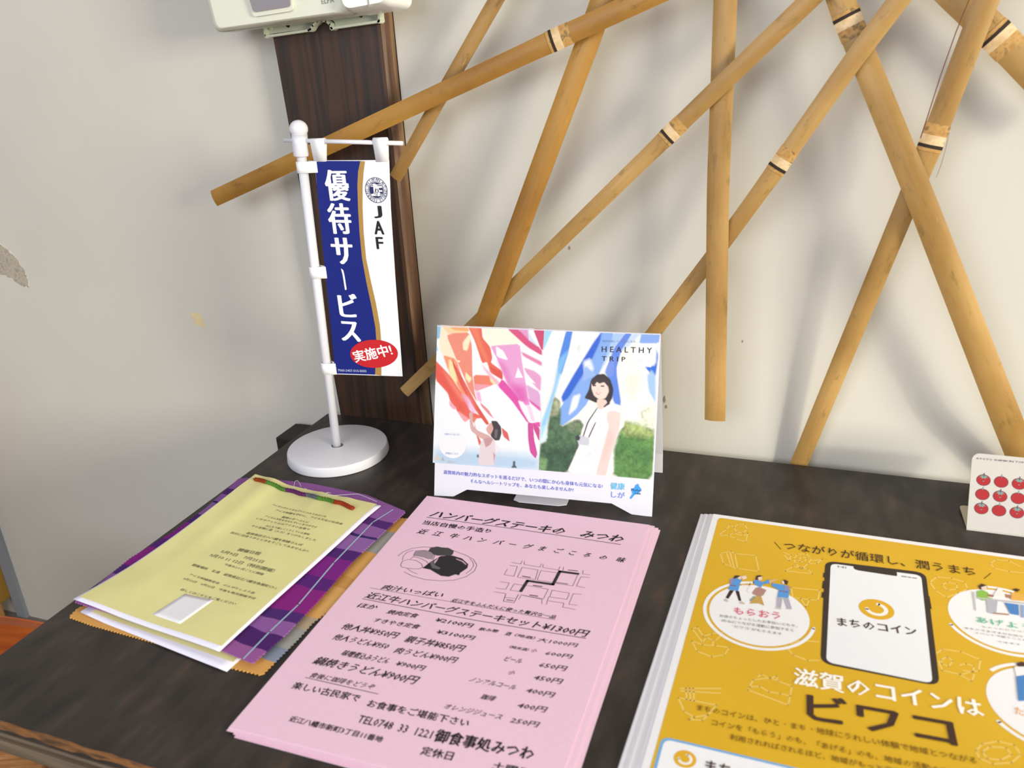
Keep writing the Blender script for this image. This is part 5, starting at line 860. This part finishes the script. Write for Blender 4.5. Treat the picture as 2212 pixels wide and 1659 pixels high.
def stripes(name,stops,scale,axis=1,rough=.8,mixc=None):
    m=mat(name,'#888',rough,.15); nt=m.node_tree;N=nt.nodes;L=nt.links;b=N['Principled BSDF']; tc=N.new('ShaderNodeTexCoord'); sx=N.new('ShaderNodeSeparateXYZ'); mr=N.new('ShaderNodeMapRange'); mr.inputs[1].default_value=scale[0]; mr.inputs[2].default_value=scale[1]
    nz=N.new('ShaderNodeTexNoise'); nz.inputs['Scale'].default_value=25; ad=N.new('ShaderNodeMath'); ad.operation='MULTIPLY_ADD'; ad.inputs[1].default_value=.012
    cr=N.new('ShaderNodeValToRGB'); cr.color_ramp.interpolation='CONSTANT'; e=cr.color_ramp.elements; e[0].position=0; e[0].color=srgb(stops[0][1]); e[1].position=stops[1][0]; e[1].color=srgb(stops[1][1])
    for p_,c_ in stops[2:]: x=e.new(p_); x.color=srgb(c_)
    n3=N.new('ShaderNodeTexNoise'); n3.inputs['Scale'].default_value=900; bp=N.new('ShaderNodeBump'); bp.inputs['Strength'].default_value=.5; bp.inputs['Distance'].default_value=.0005
    L.new(tc.outputs['Object'],sx.inputs[0]); L.new(sx.outputs[axis],ad.inputs[2]); L.new(tc.outputs['Object'],nz.inputs[0]); L.new(nz.outputs[0],ad.inputs[0]); L.new(ad.outputs[0],mr.inputs[0]); L.new(mr.outputs[0],cr.inputs[0]); L.new(cr.outputs[0],b.inputs['Base Color'])
    L.new(tc.outputs['Object'],n3.inputs[0]); L.new(n3.outputs[0],bp.inputs['Height']); L.new(bp.outputs[0],b.inputs['Normal']); return m
purple=stripes('purple_plaid',[(0,'#8e5a9c'),(.06,'#532a72'),(.12,'#8c5c9e'),(.19,'#3d2763'),(.205,'#8f62a4'),(.30,'#4f2770'),(.37,'#7d2584'),(.50,'#5a2478'),(.56,'#86247f'),(.70,'#4e2a70'),(.76,'#8d5b9f'),(.83,'#4c2568'),(.90,'#98599a')],(-.001,-.212))
amber_=noisy('amber_cloth',[(.36,'#5f75a8'),(.42,'#9a9a98'),(.50,'#a9a294'),(.53,'#d19a52'),(.7,'#dfae68')],scale=(16,3,1),nscale=2.4,detail=4,rough=.85,bump=.4,bscale=700,spec=.1)
amber=stripes('amber_bands',[(0,'#d9a35c'),(.09,'#a5a49c'),(.24,'#dca65e'),(.40,'#d19a55'),(.47,'#e0ad66'),(.64,'#b9a58a'),(.70,'#a3a39e'),(.79,'#8a93a8'),(.85,'#d9a25a')],(-.001,-.228))
yp=noisy('yellow_print',[(.3,'#e2dc9a'),(.7,'#e9e3a2')],nscale=30,rough=.6,spec=.25); lw=mat('leaflet_white','#ebe8f8',.6,.25)
lowb=empty('leaflet',EM@Matrix.Translation((0,0,-.0065)),'lower yellow leaflet backed with orange patterned cloth, bottom edge showing','leaflet','yellow cloth-backed leaflets')
MB().prism(pinked(YL['ocloth'],.0013,.003),-.0012,-.0004).build('cloth_backing',amber,lowb)
def zl(x,y): return .0004*math.sin(x*60)*math.sin(y*30)+.0022*max(0,.04-x)/.04*max(0,(-y-.16)*20)
o_=quadgrid('paper',[YL['sheet2'][0],YL['sheet2'][1],YL['sheet2'][3],YL['sheet2'][6]],16,20,.0004,lw,lowb,.0004,zl)
quadgrid('yellow_field',[YL['yellow2'][0],YL['yellow2'][1],YL['yellow2'][3],YL['yellow2'][6]],16,20,.0006,yp,lowb,0,zl)
up=empty('leaflet',EM,'upper yellow leaflet with purple plaid cloth backing and a twisted yarn along its top','leaflet','yellow cloth-backed leaflets')
MB().prism(pinked(YL['cloth'],.0011,.0028),-.0034,-.0024).build('cloth_backing',purple,up)
ls_=MB(); P=mm(YL['line']); ls_.stroke(P,.0013,-.0022); ls_.build('woven_line',flat('#a9bcd2'),up)
quadgrid('paper',YL['sheet'],30,40,0,lw,up,.0005,bow=.006)
quadgrid('yellow_field',YL['yellow'],30,40,.00018,yp,up,bow=.0062)
quadgrid('white_sticker',YL['st'],8,8,.00040,mat('sticker','#efedf3',.5),up,.0001)
print_texts(D['yel_text'],up,'leaflet_lettering','#77705a',.00035,1,zf)
# twisted yarn
yc=[mat('yarn_brown','#8a3d1a',.9,.1),mat('yarn_green','#4f7a30',.9,.1),mat('yarn_purple','#5c2a5c',.9,.1),mat('yarn_grey','#5a5f6a',.9,.1),mat('yarn_rust','#94371f',.9,.1)]
YP=[Vector((a/1000,b/1000,0)) for a,b in YL['yarn']]; seq=[(0,.13,0),(.13,.32,1),(.32,.52,2),(.52,.64,3),(.64,.80,1),(.80,1.0,4)]
Qy,_,lsy=resample(YP,[1]*len(YP),.0012); Ly=lsy[-1]; yb=MB()
for a,b,mi in seq:
    for st_ in (0,1,2):
        pts2=[]
        k=a
        while k<=b+.004:
            c_=along(Qy,lsy,min(k,1)*Ly); ph=k*Ly/.0075*2*math.pi+st_*2.094; wob=.0006*math.sin(k*37)
            pts2.append((c_.x+.0003*math.sin(k*90),c_.y+.0012*math.cos(ph)+wob,zf(c_.x,c_.y)+.0018+.0010*math.sin(ph))); k+=.006
        yb.tube(pts2,.00110,7,mi)
yb.build('yarn',yc,up,smooth=True)
for P in YL['thread']:
    q=mm(P); Qt,_,lt=resample([Vector((x,y,.0006)) for x,y in q],[1]*len(q),.002); MB().tube(Qt,.00022,5).build('loose_thread',mat('thread_white','#c9cdd6',.7),up)
